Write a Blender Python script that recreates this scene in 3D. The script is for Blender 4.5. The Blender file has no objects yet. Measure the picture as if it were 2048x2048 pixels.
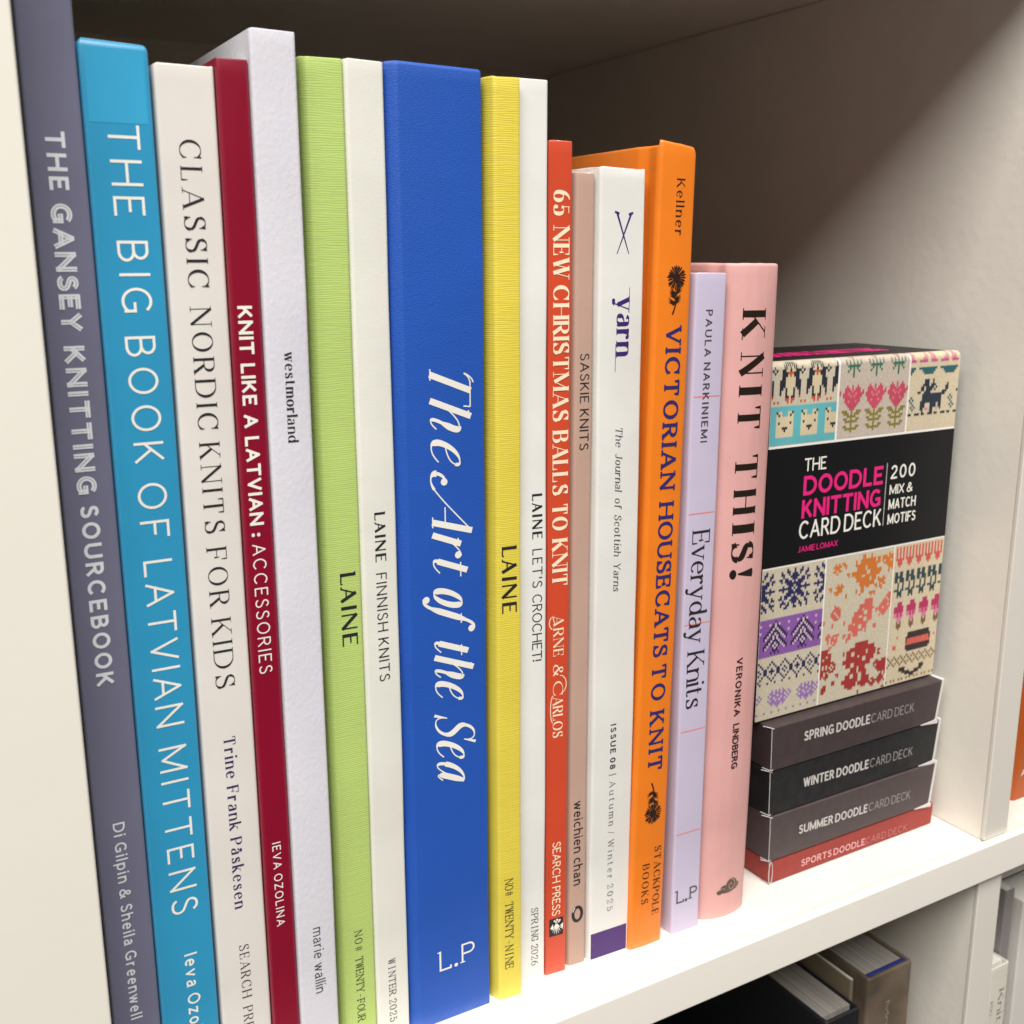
import bpy, bmesh, math, random
from mathutils import Vector, Matrix
S = bpy.context.scene
COL = S.collection
random.seed(7)

# ------------------------------------------------------------------ camera, world, lamps, exposure
cam = bpy.data.cameras.new("camera"); camo = bpy.data.objects.new("camera", cam); COL.objects.link(camo)
_r = Vector((0.86531851, -0.50121125, -0.0033408)); _u = Vector((0.1153639, 0.19267535, 0.97445748)); _f = Vector((0.48776536, 0.8436015, -0.22454723))
camo.matrix_world = Matrix(((_r.x, _u.x, -_f.x, 0.0), (_r.y, _u.y, -_f.y, 0.0), (_r.z, _u.z, -_f.z, 0.22666), (0, 0, 0, 1)))
cam.sensor_width = 36; cam.lens = 36 * 2174.25634907151 / 2048
cam.clip_start = 0.01; cam.clip_end = 20
cam.dof.use_dof = True; cam.dof.focus_distance = 0.318; cam.dof.aperture_fstop = 26
S.camera = camo
W = bpy.data.worlds.new("World"); S.world = W; W.use_nodes = True
_bg = W.node_tree.nodes["Background"]
_bg.inputs[0].default_value = (1.0, 0.93, 0.86, 1); _bg.inputs[1].default_value = 0.11

def area(name, loc, target, size, power, color):
    l = bpy.data.lights.new(name, 'AREA'); l.shape = 'RECTANGLE'; l.size = size[0]; l.size_y = size[1]
    l.energy = power; l.color = color
    o = bpy.data.objects.new(name, l); COL.objects.link(o); o.location = loc
    o.rotation_euler = (Vector(target) - Vector(loc)).to_track_quat('-Z', 'Y').to_euler()
    return o
area("ceiling_light", (-0.62, -1.12, 2.13), (-0.62, -1.12, 0), (2.6, 1.7), 168, (1.0, 0.968, 0.925))
S.view_settings.view_transform = 'Standard'; S.view_settings.look = 'None'; S.view_settings.gamma = 1
S.view_settings.exposure = 0.0
S.render.film_transparent = False
S.cycles.max_bounces = 8

# ------------------------------------------------------------------ helpers
def srgb(r, g, b):
    f = lambda c: (c / 255 / 12.92) if c / 255 <= 0.04045 else ((c / 255 + 0.055) / 1.055) ** 2.4
    return (f(r), f(g), f(b), 1.0)

def link(name, me, mats, parent=None, loc=(0, 0, 0)):
    o = bpy.data.objects.new(name, me); COL.objects.link(o); o.location = loc
    if not isinstance(mats, (list, tuple)): mats = [mats]
    for m in mats: me.materials.append(m)
    if parent: o.parent = parent
    if me.get('soft'):
        w = o.modifiers.new('weighted_normals', 'WEIGHTED_NORMAL'); w.keep_sharp = True; w.weight = 100
    return o

def thing(name, label, cat, loc=(0, 0, 0), group=None):
    o = bpy.data.objects.new(name, None); COL.objects.link(o); o.location = loc; o.empty_display_size = 0.01
    o['label'] = label; o['category'] = cat
    if group: o['group'] = group
    return o

def mesh(name, V, F, smooth=False, mi=None):
    me = bpy.data.meshes.new(name); me.from_pydata(V, [], F); me.update()
    if smooth: me.polygons.foreach_set('use_smooth', [True] * len(F))
    if mi: me.polygons.foreach_set('material_index', mi)
    return me

def box_mesh(name, a, b, bev=0.0, seg=3):
    bm = bmesh.new()
    bmesh.ops.create_cube(bm, size=1)
    for v in bm.verts:
        v.co = Vector([a[i] + (b[i] - a[i]) * (v.co[i] + 0.5) for i in range(3)])
    if bev > 0:
        bmesh.ops.bevel(bm, geom=bm.edges[:], offset=bev, segments=seg, profile=0.5, affect='EDGES')
    me = bpy.data.meshes.new(name); bm.to_mesh(me); bm.free()
    if bev > 0: me.polygons.foreach_set('use_smooth', [True] * len(me.polygons)); me['soft'] = 1
    return me

# ------------------------------------------------------------------ materials
class NT:
    def __init__(s, name):
        s.m = bpy.data.materials.new(name); s.m.use_nodes = True; s.t = s.m.node_tree
        s.b = s.t.nodes["Principled BSDF"]
    def n(s, typ, **kw):
        x = s.t.nodes.new(typ)
        for k, v in kw.items():
            if k.startswith('i_'): x.inputs[k[2:].replace('_', ' ')].default_value = v
            else: setattr(x, k, v)
        return x
    def l(s, a, b): s.t.links.new(a, b)

def setin(b, name, v):
    if name in b.inputs: b.inputs[name].default_value = v

MC = {}
def mat(name, col, *aa, **kk):
    if name in MC or col is None: return MC[name]
    return _mat(name, col, *aa, **kk)

def _mat(name, col, rough=0.5, kind='paper', spec=0.5, bump=1.0, metal=0.0, coat=0.0, wear=0.0, wearcol=(0.8, 0.78, 0.72, 1), mottle=0.05, rub=0.0, rubcol=None):
    if name in MC or col is None: return MC[name]
    t = NT(name); b = t.b
    setin(b, 'Roughness', rough); setin(b, 'Metallic', metal); setin(b, 'Specular IOR Level', spec); setin(b, 'Coat Weight', coat); setin(b, 'Coat Roughness', 0.25)
    tc = t.n('ShaderNodeTexCoord')
    # faint colour mottling
    n0 = t.n('ShaderNodeTexNoise', i_Scale=1300.0 if kind == 'knit' else 38.0, i_Detail=5.0); mp0 = t.n('ShaderNodeMapping'); mp0.inputs['Scale'].default_value = (55, .4, .4) if kind == 'pages' else (1, 1, 1)
    t.l(tc.outputs['Object'], mp0.inputs['Vector']); t.l(mp0.outputs[0], n0.inputs['Vector'])
    mr = t.n('ShaderNodeMapRange'); mr.inputs['From Min'].default_value = 0.3; mr.inputs['From Max'].default_value = 0.7
    mr.inputs['To Min'].default_value = 1 - mottle; mr.inputs['To Max'].default_value = 1 + mottle
    t.l(n0.outputs['Fac'], mr.inputs['Value'])
    mx = t.n('ShaderNodeMix', data_type='RGBA', blend_type='MULTIPLY'); mx.inputs[0].default_value = 1.0
    mx.inputs[6].default_value = col
    t.l(mr.outputs['Result'], mx.inputs[7])
    out = mx.outputs[2]
    if wear > 0:
        sx = t.n('ShaderNodeSeparateXYZ'); t.l(tc.outputs['Generated'], sx.inputs[0])
        nw = t.n('ShaderNodeTexNoise', i_Scale=420.0, i_Detail=4.0, i_Roughness=0.65); t.l(tc.outputs['Object'], nw.inputs['Vector'])
        a = t.n('ShaderNodeMath', operation='MULTIPLY_ADD'); a.inputs[1].default_value = wear; a.inputs[2].default_value = 1 - wear * 0.62
        # a = noise*wear + (1-0.62 wear): threshold height, compare with z
        t.l(nw.outputs['Fac'], a.inputs[0])
        g = t.n('ShaderNodeMath', operation='GREATER_THAN'); t.l(sx.outputs['Z'], g.inputs[0]); t.l(a.outputs[0], g.inputs[1])
        m2 = t.n('ShaderNodeMix', data_type='RGBA'); t.l(g.outputs[0], m2.inputs[0]); t.l(out, m2.inputs[6]); m2.inputs[7].default_value = wearcol
        out = m2.outputs[2]
    if rub > 0:     # handled edges rubbed lighter
        ge = t.n('ShaderNodeNewGeometry')
        r1 = t.n('ShaderNodeMapRange'); r1.inputs['From Min'].default_value = 0.515; r1.inputs['From Max'].default_value = 0.60; r1.inputs['To Min'].default_value = 0; r1.inputs['To Max'].default_value = rub
        t.l(ge.outputs['Pointiness'], r1.inputs['Value'])
        nr = t.n('ShaderNodeTexNoise', i_Scale=260.0, i_Detail=5.0); t.l(tc.outputs['Object'], nr.inputs['Vector'])
        mu = t.n('ShaderNodeMath', operation='MULTIPLY'); t.l(r1.outputs['Result'], mu.inputs[0]); t.l(nr.outputs['Fac'], mu.inputs[1])
        m3 = t.n('ShaderNodeMix', data_type='RGBA'); t.l(mu.outputs[0], m3.inputs[0]); t.l(out, m3.inputs[6]); m3.inputs[7].default_value = rubcol or tuple(min(1, c * 1.3 + .22) for c in col[:3]) + (1,)
        out = m3.outputs[2]
    if kind == 'shelf':     # a few grey scuffs
        ns = t.n('ShaderNodeTexNoise', i_Scale=46.0, i_Detail=6.0, i_Roughness=0.7); ms = t.n('ShaderNodeMapping'); ms.inputs['Scale'].default_value = (.6, 1.8, 1); t.l(tc.outputs['Object'], ms.inputs['Vector']); t.l(ms.outputs[0], ns.inputs['Vector'])
        rs = t.n('ShaderNodeMapRange'); rs.inputs['From Min'].default_value = 0.665; rs.inputs['From Max'].default_value = 0.72; rs.inputs['To Max'].default_value = 0.45
        t.l(ns.outputs['Fac'], rs.inputs['Value'])
        m4 = t.n('ShaderNodeMix', data_type='RGBA'); t.l(rs.outputs['Result'], m4.inputs[0]); t.l(out, m4.inputs[6]); m4.inputs[7].default_value = (0.42, 0.38, 0.33, 1)
        out = m4.outputs[2]
    t.l(out, b.inputs['Base Color'])
    # relief
    bp = t.n('ShaderNodeBump'); bp.inputs['Strength'].default_value = 1.0
    mp = t.n('ShaderNodeMapping'); t.l(tc.outputs['Object'], mp.inputs['Vector'])
    if kind == 'paper':
        mp.inputs['Scale'].default_value = (1, 1, 1)
        n1 = t.n('ShaderNodeTexNoise', i_Scale=1400.0, i_Detail=3.0); n2 = t.n('ShaderNodeTexNoise', i_Scale=60.0, i_Detail=2.0)
        t.l(mp.outputs[0], n1.inputs['Vector']); t.l(mp.outputs[0], n2.inputs['Vector'])
        ad = t.n('ShaderNodeMath', operation='MULTIPLY_ADD'); ad.inputs[1].default_value = 6.0
        t.l(n2.outputs['Fac'], ad.inputs[0]); t.l(n1.outputs['Fac'], ad.inputs[2])
        t.l(ad.outputs[0], bp.inputs['Height']); bp.inputs['Distance'].default_value = 0.00002 * bump
    elif kind == 'felt':       # coarse uncoated stock
        n1 = t.n('ShaderNodeTexNoise', i_Scale=900.0, i_Detail=5.0, i_Roughness=0.6); mp.inputs['Scale'].default_value = (1, 1, 0.6)
        t.l(mp.outputs[0], n1.inputs['Vector']); t.l(n1.outputs['Fac'], bp.inputs['Height']); bp.inputs['Distance'].default_value = 0.00012 * bump
    elif kind == 'ribbed':     # horizontal ribs broken up with a fine weave
        mp.inputs['Scale'].default_value = (0.13, 0.13, 1)
        n1 = t.n('ShaderNodeTexNoise', i_Scale=1150.0, i_Detail=2.0, i_Roughness=0.55, i_Distortion=0.15); t.l(mp.outputs[0], n1.inputs['Vector'])
        wv = t.n('ShaderNodeTexWave', wave_type='BANDS', bands_direction='Z'); wv.inputs['Scale'].default_value = 560.0; wv.inputs['Distortion'].default_value = 5.5; wv.inputs['Detail Scale'].default_value = 1.2; wv.inputs['Detail'].default_value = 2.5
        mw = t.n('ShaderNodeMapping'); mw.inputs['Scale'].default_value = (0.25, 0.25, 1); t.l(tc.outputs['Object'], mw.inputs['Vector']); t.l(mw.outputs[0], wv.inputs['Vector'])
        w2 = t.n('ShaderNodeTexWave', wave_type='BANDS', bands_direction='X'); w2.inputs['Scale'].default_value = 640.0; w2.inputs['Distortion'].default_value = 1.0; t.l(tc.outputs['Object'], w2.inputs['Vector'])
        ad = t.n('ShaderNodeMath', operation='MULTIPLY_ADD'); ad.inputs[1].default_value = 2.6; t.l(n1.outputs['Fac'], ad.inputs[0]); t.l(wv.outputs['Fac'], ad.inputs[2])
        a2 = t.n('ShaderNodeMath', operation='MULTIPLY_ADD'); a2.inputs[1].default_value = 0.35; t.l(w2.outputs['Fac'], a2.inputs[0]); t.l(ad.outputs[0], a2.inputs[2])
        t.l(a2.outputs[0], bp.inputs['Height']); bp.inputs['Distance'].default_value = 0.00006 * bump
    elif kind == 'cloth':      # book cloth, irregular weave
        mp.inputs['Scale'].default_value = (0.4, 0.4, 1)
        n1 = t.n('ShaderNodeTexNoise', i_Scale=3300.0, i_Detail=4.0, i_Roughness=0.6); t.l(mp.outputs[0], n1.inputs['Vector'])
        n2 = t.n('ShaderNodeTexNoise', i_Scale=120.0, i_Detail=2.0); t.l(mp.outputs[0], n2.inputs['Vector'])
        ad = t.n('ShaderNodeMath', operation='MULTIPLY_ADD'); ad.inputs[1].default_value = 0.8; t.l(n2.outputs['Fac'], ad.inputs[0]); t.l(n1.outputs['Fac'], ad.inputs[2])
        t.l(ad.outputs[0], bp.inputs['Height']); bp.inputs['Distance'].default_value = 0.00008 * bump
    elif kind in ('melamine', 'shelf'):
        n1 = t.n('ShaderNodeTexNoise', i_Scale=260.0, i_Detail=3.0, i_Roughness=0.5); t.l(tc.outputs['Object'], n1.inputs['Vector'])
        t.l(n1.outputs['Fac'], bp.inputs['Height']); bp.inputs['Distance'].default_value = 0.00005 * bump
    elif kind == 'pages':      # leaf edges
        mp.inputs['Scale'].default_value = (1, 0.02, 0.02)
        n1 = t.n('ShaderNodeTexNoise', i_Scale=2600.0, i_Detail=2.0); t.l(mp.outputs[0], n1.inputs['Vector'])
        t.l(n1.outputs['Fac'], bp.inputs['Height']); bp.inputs['Distance'].default_value = 0.0002
    else:
        n1 = t.n('ShaderNodeTexNoise', i_Scale=90.0, i_Detail=3.0); t.l(tc.outputs['Object'], n1.inputs['Vector'])
        t.l(n1.outputs['Fac'], bp.inputs['Height']); bp.inputs['Distance'].default_value = 0.00004 * bump
    t.l(bp.outputs[0], b.inputs['Normal'])
    MC[name] = t.m
    return t.m
# ------------------------------------------------------------------ lettering: strokes of a pen, drawn as thin raised ink
# glyph = (advance, strokes). units: cap height 1, x-height .70
# v x y0 y1 weight serifs | h y x0 x1 [tick char] | d x0 y0 x1 y1 weight serifs | a cx cy rx ry a0 a1 | k bezier(8) | q x y0 y1 (tick) | o x y r | p polyline
G = {}
def g(ch, w, *st): G[ch] = (w, st)
X = .70
g('A', .74, ('d', 0, 0, .37, 1, 't', 'b'), ('d', .37, 1, .74, 0, 'T', 'b'), ('h', .32, .12, .61))
g('B', .58, ('v', 0, 0, 1, 'T', 'bt'), ('h', 1, 0, .27), ('a', .27, .76, .25, .24, 90, -90), ('h', .52, 0, .3), ('a', .3, .26, .28, .26, 90, -90), ('h', 0, 0, .3))
g('C', .74, ('a', .40, .5, .40, .5, 42, 318), ('q', .70, .66, 1), ('q', .70, 0.12, .3))
g('D', .74, ('v', 0, 0, 1, 'T', 'bt'), ('h', 1, 0, .3), ('a', .3, .5, .44, .5, 90, -90), ('h', 0, 0, .3))
g('E', .52, ('v', 0, 0, 1, 'T', 'bt'), ('h', 1, 0, .5), ('h', .52, 0, .4), ('h', 0, 0, .52), ('q', .5, .74, 1), ('q', .4, .4, .64), ('q', .52, 0, .28))
g('F', .50, ('v', 0, 0, 1, 'T', 'bt'), ('h', 1, 0, .5), ('h', .5, 0, .4), ('q', .5, .74, 1), ('q', .4, .38, .62))
g('G', .78, ('a', .40, .5, .40, .5, 42, 270), ('k', .40, 0, .58, 0, .70, .12, .72, .2), ('v', .72, .08, .42, 'T', ''), ('h', .42, .48, .72), ('q', .70, .66, 1))
g('H', .72, ('v', 0, 0, 1, 'T', 'bt'), ('v', .72, 0, 1, 'T', 'bt'), ('h', .51, 0, .72))
g('I', .0, ('v', 0, 0, 1, 'T', 'bt'))
g('J', .4, ('v', .34, .25, 1, 'T', 't'), ('k', .34, .25, .34, .05, .22, 0, .12, 0), ('k', .12, 0, .04, 0, 0, .05, 0, .14))
g('K', .64, ('v', 0, 0, 1, 'T', 'bt'), ('d', .04, .38, .56, 1, 't', 't'), ('d', .22, .58, .62, 0, 'T', 'b'))
g('L', .48, ('v', 0, 0, 1, 'T', 'bt'), ('h', 0, 0, .48), ('q', .48, 0, .28))
g('M', .88, ('v', 0, 0, 1, 't', 'b'), ('d', 0, 1, .44, .08, 'T', 'l'), ('d', .44, .08, .88, 1, 't', ''), ('v', .88, 0, 1, 'T', 'bt'))
g('N', .72, ('v', 0, 0, 1, 't', 'b'), ('d', 0, 1, .72, 0, 'T', 'l'), ('v', .72, 0, 1, 't', 't'))
g('O', .80, ('a', .40, .5, .40, .5, 0, 360))
g('P', .54, ('v', 0, 0, 1, 'T', 'bt'), ('h', 1, 0, .27), ('a', .27, .73, .27, .27, 90, -90), ('h', .46, 0, .27))
g('R', .60, ('v', 0, 0, 1, 'T', 'bt'), ('h', 1, 0, .27), ('a', .27, .75, .26, .25, 90, -90), ('h', .5, 0, .27), ('d', .27, .5, .6, 0, 'T', 'b'))
g('S', .52, ('k', .48, .84, .40, 1.0, .30, 1.0, .26, 1.0), ('k', .26, 1.0, .10, 1.0, .03, .88, .03, .76), ('k', .03, .76, .03, .50, .52, .56, .52, .25, 'T'), ('k', .52, .25, .52, .1, .42, 0, .26, 0), ('k', .26, 0, .14, 0, .04, .06, .0, .18), ('q', .48, .70, 1), ('q', .0, .0, .3))
g('T', .66, ('v', .33, 0, 1, 'T', 'b'), ('h', 1, 0, .66), ('q', 0, .74, 1), ('q', .66, .74, 1))
g('U', .70, ('v', 0, .3, 1, 'T', 't'), ('a', .35, .33, .35, .33, 180, 360), ('v', .70, .3, 1, 't', 't'))
g('V', .70, ('d', 0, 1, .35, 0, 'T', 't'), ('d', .35, 0, .70, 1, 't', 't'))
g('W', 1.02, ('d', 0, 1, .27, 0, 'T', 't'), ('d', .27, 0, .51, 1, 't', ''), ('d', .51, 1, .77, 0, 'T', 't'), ('d', .77, 0, 1.02, 1, 't', 't'))
g('X', .66, ('d', 0, 1, .66, 0, 'T', 'bt'), ('d', 0, 0, .66, 1, 't', 'bt'))
g('Y', .66, ('d', 0, 1, .33, .45, 'T', 't'), ('d', .33, .45, .66, 1, 't', 't'), ('v', .33, 0, .45, 'T', 'b'))
g('Z', .60, ('h', 1, .02, .6), ('d', 0, 0, .6, 1, 'T', ''), ('h', 0, 0, .6), ('q', .02, .76, 1), ('q', .6, 0, .26))
g('&', .78, ('k', .78, 0, .5, .3, .2, .6, .2, .78, 'T'), ('k', .2, .78, .2, .92, .27, 1, .36, 1), ('k', .36, 1, .48, 1, .52, .9, .52, .8), ('k', .52, .8, .52, .6, 0, .56, 0, .25), ('k', 0, .25, 0, .08, .14, 0, .28, 0), ('k', .28, 0, .5, 0, .66, .22, .7, .5))
g('a', .46, ('k', .06, .56, .10, .70, .18, X, .24, X), ('k', .24, X, .38, X, .41, .6, .41, .46), ('v', .41, .08, .48, 'T', ''), ('k', .41, .08, .42, 0, .46, 0, .50, .03, 't'), ('k', .41, .42, .20, .42, 0, .36, 0, .17), ('k', 0, .17, 0, .04, .10, 0, .18, 0), ('k', .18, 0, .30, 0, .38, .08, .41, .18))
g('c', .44, ('a', .26, .35, .26, .35, 48, 312), ('b', .42, .56, .055))
g('d', .52, ('a', .25, .35, .25, .35, 0, 360), ('v', .50, 0, 1.04, 'T', 'r'), ('z', .5, 1.04))
g('e', .48, ('h', .38, .02, .47), ('a', .25, .35, .25, .35, 5, 315))
g('f', .30, ('v', .1, 0, .8, 'T', 'b'), ('k', .1, .8, .1, .98, .2, 1.04, .28, 1.04), ('k', .28, 1.04, .32, 1.04, .34, 1.02, .35, 1.0), ('h', X, -.04, .28), ('b', .33, .95, .055))
g('g', .50, ('a', .24, .35, .24, .35, 0, 360), ('v', .48, -.08, X, 'T', ''), ('z', .48, X), ('k', .48, -.08, .48, -.26, .36, -.3, .22, -.3), ('k', .22, -.3, .12, -.3, .06, -.26, .02, -.2))
g('h', .50, ('v', 0, 0, 1.04, 'T', 'b'), ('z', 0, 1.04), ('k', 0, .45, .04, .64, .18, X, .28, X), ('k', .28, X, .42, X, .48, .6, .48, .44), ('v', .48, 0, .46, 'T', 'b'))
g('i', .0, ('v', 0, 0, X, 'T', 'b'), ('z', 0, X), ('o', 0, 1.0, .07))
g('k', .50, ('v', 0, 0, 1.04, 'T', 'b'), ('z', 0, 1.04), ('d', .04, .26, .42, X, 't', 't'), ('d', .18, .42, .5, 0, 'T', 'b'))
g('l', .0, ('v', 0, 0, 1.04, 'T', 'b'), ('z', 0, 1.04))
g('m', .80, ('v', 0, 0, X, 'T', 'b'), ('z', 0, X), ('k', 0, .45, .04, .64, .14, X, .24, X), ('k', .24, X, .36, X, .40, .6, .40, .44), ('v', .40, 0, .46, 'T', 'b'), ('k', .40, .45, .44, .64, .54, X, .64, X), ('k', .64, X, .76, X, .80, .6, .80, .44), ('v', .80, 0, .46, 'T', 'b'))
g('n', .48, ('v', 0, 0, X, 'T', 'b'), ('z', 0, X), ('k', 0, .45, .04, .64, .18, X, .28, X), ('k', .28, X, .42, X, .48, .6, .48, .44), ('v', .48, 0, .46, 'T', 'b'))
g('o', .50, ('a', .25, .35, .25, .35, 0, 360))
g('p', .52, ('v', 0, -.3, X, 'T', 'b'), ('z', 0, X), ('a', .27, .35, .25, .35, 0, 360))
g('r', .32, ('v', 0, 0, X, 'T', 'b'), ('z', 0, X), ('k', 0, .42, .04, .62, .16, X, .30, X), ('b', .29, .62, .06))
g('s', .38, ('k', .34, .58, .28, X, .22, X, .18, X), ('k', .18, X, .08, X, .02, .62, .02, .53), ('k', .02, .53, .02, .36, .38, .38, .38, .17, 'T'), ('k', .38, .17, .38, .06, .30, 0, .19, 0), ('k', .19, 0, .10, 0, .04, .04, .0, .13), ('q', .345, .48, X), ('q', .0, .0, .2))
g('t', .32, ('v', .1, .14, .9, 'T', ''), ('k', .1, .14, .1, .03, .14, 0, .2, 0), ('k', .2, 0, .26, 0, .3, .03, .32, .07), ('h', X, -.03, .28))
g('u', .48, ('v', 0, .2, X, 'T', ''), ('z', 0, X), ('k', 0, .24, 0, .06, .08, 0, .2, 0), ('k', .2, 0, .32, 0, .44, .08, .48, .24), ('v', .48, 0, X, 'T', 'r'), ('z', .48, X))
g('v', .48, ('d', 0, X, .24, 0, 'T', 't'), ('d', .24, 0, .48, X, 't', 't'))
g('w', .74, ('d', 0, X, .19, 0, 'T', 't'), ('d', .19, 0, .37, X, 't', ''), ('d', .37, X, .56, 0, 'T', 't'), ('d', .56, 0, .74, X, 't', 't'))
g('y', .48, ('d', 0, X, .25, .02, 'T', 't'), ('d', .48, X, .2, -.16, 't', 't0'), ('k', .2, -.16, .14, -.28, .08, -.3, .03, -.28), ('b', .04, -.23, .06))
g('z', .42, ('h', X, 0, .42), ('d', 0, 0, .42, X, 'T', ''), ('h', 0, 0, .42), ('q', .0, .52, X), ('q', .42, 0, .18))
g('0', .56, ('a', .28, .5, .28, .5, 0, 360))
g('2', .52, ('k', .02, .76, .06, .95, .16, 1, .26, 1), ('k', .26, 1, .42, 1, .5, .9, .5, .74), ('k', .5, .74, .5, .5, .2, .34, 0, .02, 't'), ('h', 0, 0, .52), ('q', .52, 0, .22), ('b', .06, .76, .06))
g('5', .50, ('k', .0, .16, .06, .02, .14, 0, .22, 0), ('k', .22, 0, .42, 0, .5, .14, .5, .32), ('k', .5, .32, .5, .5, .4, .62, .25, .62), ('k', .25, .62, .14, .62, .08, .58, .05, .52), ('v', .05, .5, 1, 't', ''), ('h', .96, .05, .46), ('b', .05, .16, .07))
g('6', .54, ('a', .27, .3, .27, .3, 0, 360), ('k', 0, .3, 0, .7, .16, .95, .48, 1))
g('8', .52, ('a', .26, .75, .22, .25, 0, 360), ('a', .26, .26, .26, .26, 0, 360))
g('9', .54, ('a', .27, .7, .27, .3, 0, 360), ('k', .54, .7, .54, .3, .38, .05, .06, 0))
g('!', .0, ('w', 0, .3, 1), ('o', 0, .09, .09))
g(':', .0, ('o', 0, .12, .08), ('o', 0, .6, .08))
g('|', .0, ('v', 0, -.15, 1.1, 't', ''))
g("'", .0, ('v', 0, .74, 1, 't', ''))
g('#', .56, ('v', .16, .05, .95, 't', ''), ('v', .40, .05, .95, 't', ''), ('h', .36, 0, .56), ('h', .64, 0, .56))
g('/', .34, ('d', 0, -.1, .34, 1.0, 't', ''))
g('-', .28, ('h', .45, 0, .28))
# a-ring
G['@'] = (.46, G['a'][1] + (('a', .22, .86, .075, .085, 0, 360),))
# display capitals with a curled foot (magazine masthead)
G['~L'] = (.34, (('v', .02, .0, 1, 'T', ''), ('k', -.10, .97, -.06, 1.0, .0, 1.0, .04, .99, 'n'), ('k', .0, .03, .12, .03, .26, -.02, .40, .0, 't'), ('k', .40, .0, .46, .01, .46, .04, .48, .1, 'n')))
G['~A'] = (.62, (('d', .02, .04, .27, .96, 'n', ''), ('d', .25, 1, .62, 0, 'T', ''), ('h', .34, .10, .5), ('k', .02, .04, .0, -.02, -.05, -.02, -.09, .02, 'n')))
G['~I'] = (.0, (('v', 0, 0, 1, 'T', ''),))
G['~N'] = (.66, (('v', 0, 0, 1, 'n', ''), ('d', 0, 1, .66, 0, 'T', ''), ('v', .66, 0, 1, 'n', '')))
G['~E'] = (.48, (('v', 0, 0, 1, 'T', ''), ('h', 1, 0, .46), ('h', .54, 0, .36), ('h', 0, 0, .48)))
# italic display letters for the blue spine; x-height .72
G['*T'] = (.52, (('v', .30, 0, 1, 'T', 'b'), ('k', -.02, .84, .02, 1.02, .12, 1.0, .30, 1.0, 'n'), ('h', 1, .1, .66), ('d', .66, .99, .70, .84, 'n', ''), ('k', -.02, .84, -.03, .92, .0, 1.06, .1, 1.08, 'n')))
G['*h'] = (.50, (('v', .0, 0, 1.0, 'T', ''), ('d', -.10, .95, 0, 1.0, 'n', ''), ('k', .0, .3, .10, .6, .22, .72, .32, .72, 't'), ('k', .32, .72, .46, .72, .42, .5, .39, .3, 'T'), ('k', .39, .3, .36, .1, .38, 0, .44, 0, 'm'), ('k', .44, 0, .50, 0, .54, .08, .57, .14, 'n')))
G['*e'] = (.40, (('k', .05, .36, .2, .38, .36, .46, .36, .6, 'n'), ('k', .36, .6, .36, .68, .32, .72, .26, .72, 'm'), ('k', .26, .72, .1, .72, .0, .5, .0, .28, 'c'), ('k', .0, .28, .0, .1, .08, 0, .18, 0, 'c'), ('k', .18, 0, .30, 0, .38, .08, .44, .18, 'n')))
G['*A'] = (.62, (('k', -.42, .34, -.52, .34, -.56, .22, -.54, .12, 'm'), ('k', -.54, .12, -.50, -.04, -.30, -.08, -.16, .06, 'c'), ('k', -.16, .06, .04, .26, .30, .7, .50, 1.0, 'n'), ('d', .50, 1.0, .60, 0, 'T', 'b'), ('h', .32, .16, .56), ('o', -.41, .31, .06)))
G['*r'] = (.34, (('v', .04, 0, .70, 'T', ''), ('d', -.06, .64, .04, .7, 'n', ''), ('k', .04, .36, .12, .6, .22, .72, .32, .72, 'n'), ('o', .32, .64, .07)))
G['*t'] = (.26, (('v', .04, .12, .86, 'T', ''), ('k', .04, .14, .02, .02, .08, 0, .12, 0, 'm'), ('k', .12, 0, .2, 0, .26, .1, .3, .16, 'n'), ('h', .70, -.1, .24)))
G['*o'] = (.42, (('a', .21, .36, .21, .36, 0, 360),))
G['*f'] = (.30, (('k', .36, 1.0, .30, 1.08, .14, 1.1, .10, .8, 'm'), ('k', .10, .8, .06, .5, .06, .2, .02, -.06, 'T'), ('k', .02, -.06, -.02, -.28, -.16, -.32, -.24, -.24, 'm'), ('h', .70, -.08, .26), ('o', .36, .97, .06), ('o', -.23, -.2, .06)))
G['*S'] = (.54, (('k', .54, .80, .50, .96, .40, 1.02, .30, 1.02, 'n'), ('k', .30, 1.02, .14, 1.02, .08, .9, .08, .78, 'm'), ('k', .08, .78, .08, .54, .50, .5, .50, .24, 'T'), ('k', .50, .24, .50, .08, .36, -.02, .22, -.02, 'm'), ('k', .22, -.02, .08, -.02, .0, .08, -.02, .24, 'n'), ('q', .54, .74, 1.04), ('q', -.02, -.04, .28)))
G['*a'] = (.46, (('k', .38, .72, .16, .72, .0, .5, .0, .22, 'c'), ('k', .0, .22, .0, .08, .05, 0, .12, 0, 'm'), ('k', .12, 0, .24, 0, .34, .3, .40, .6, 'n'), ('k', .42, .72, .40, .4, .36, .16, .38, .06, 'T'), ('k', .38, .06, .39, 0, .46, -.02, .54, .14, 'n')))

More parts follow.
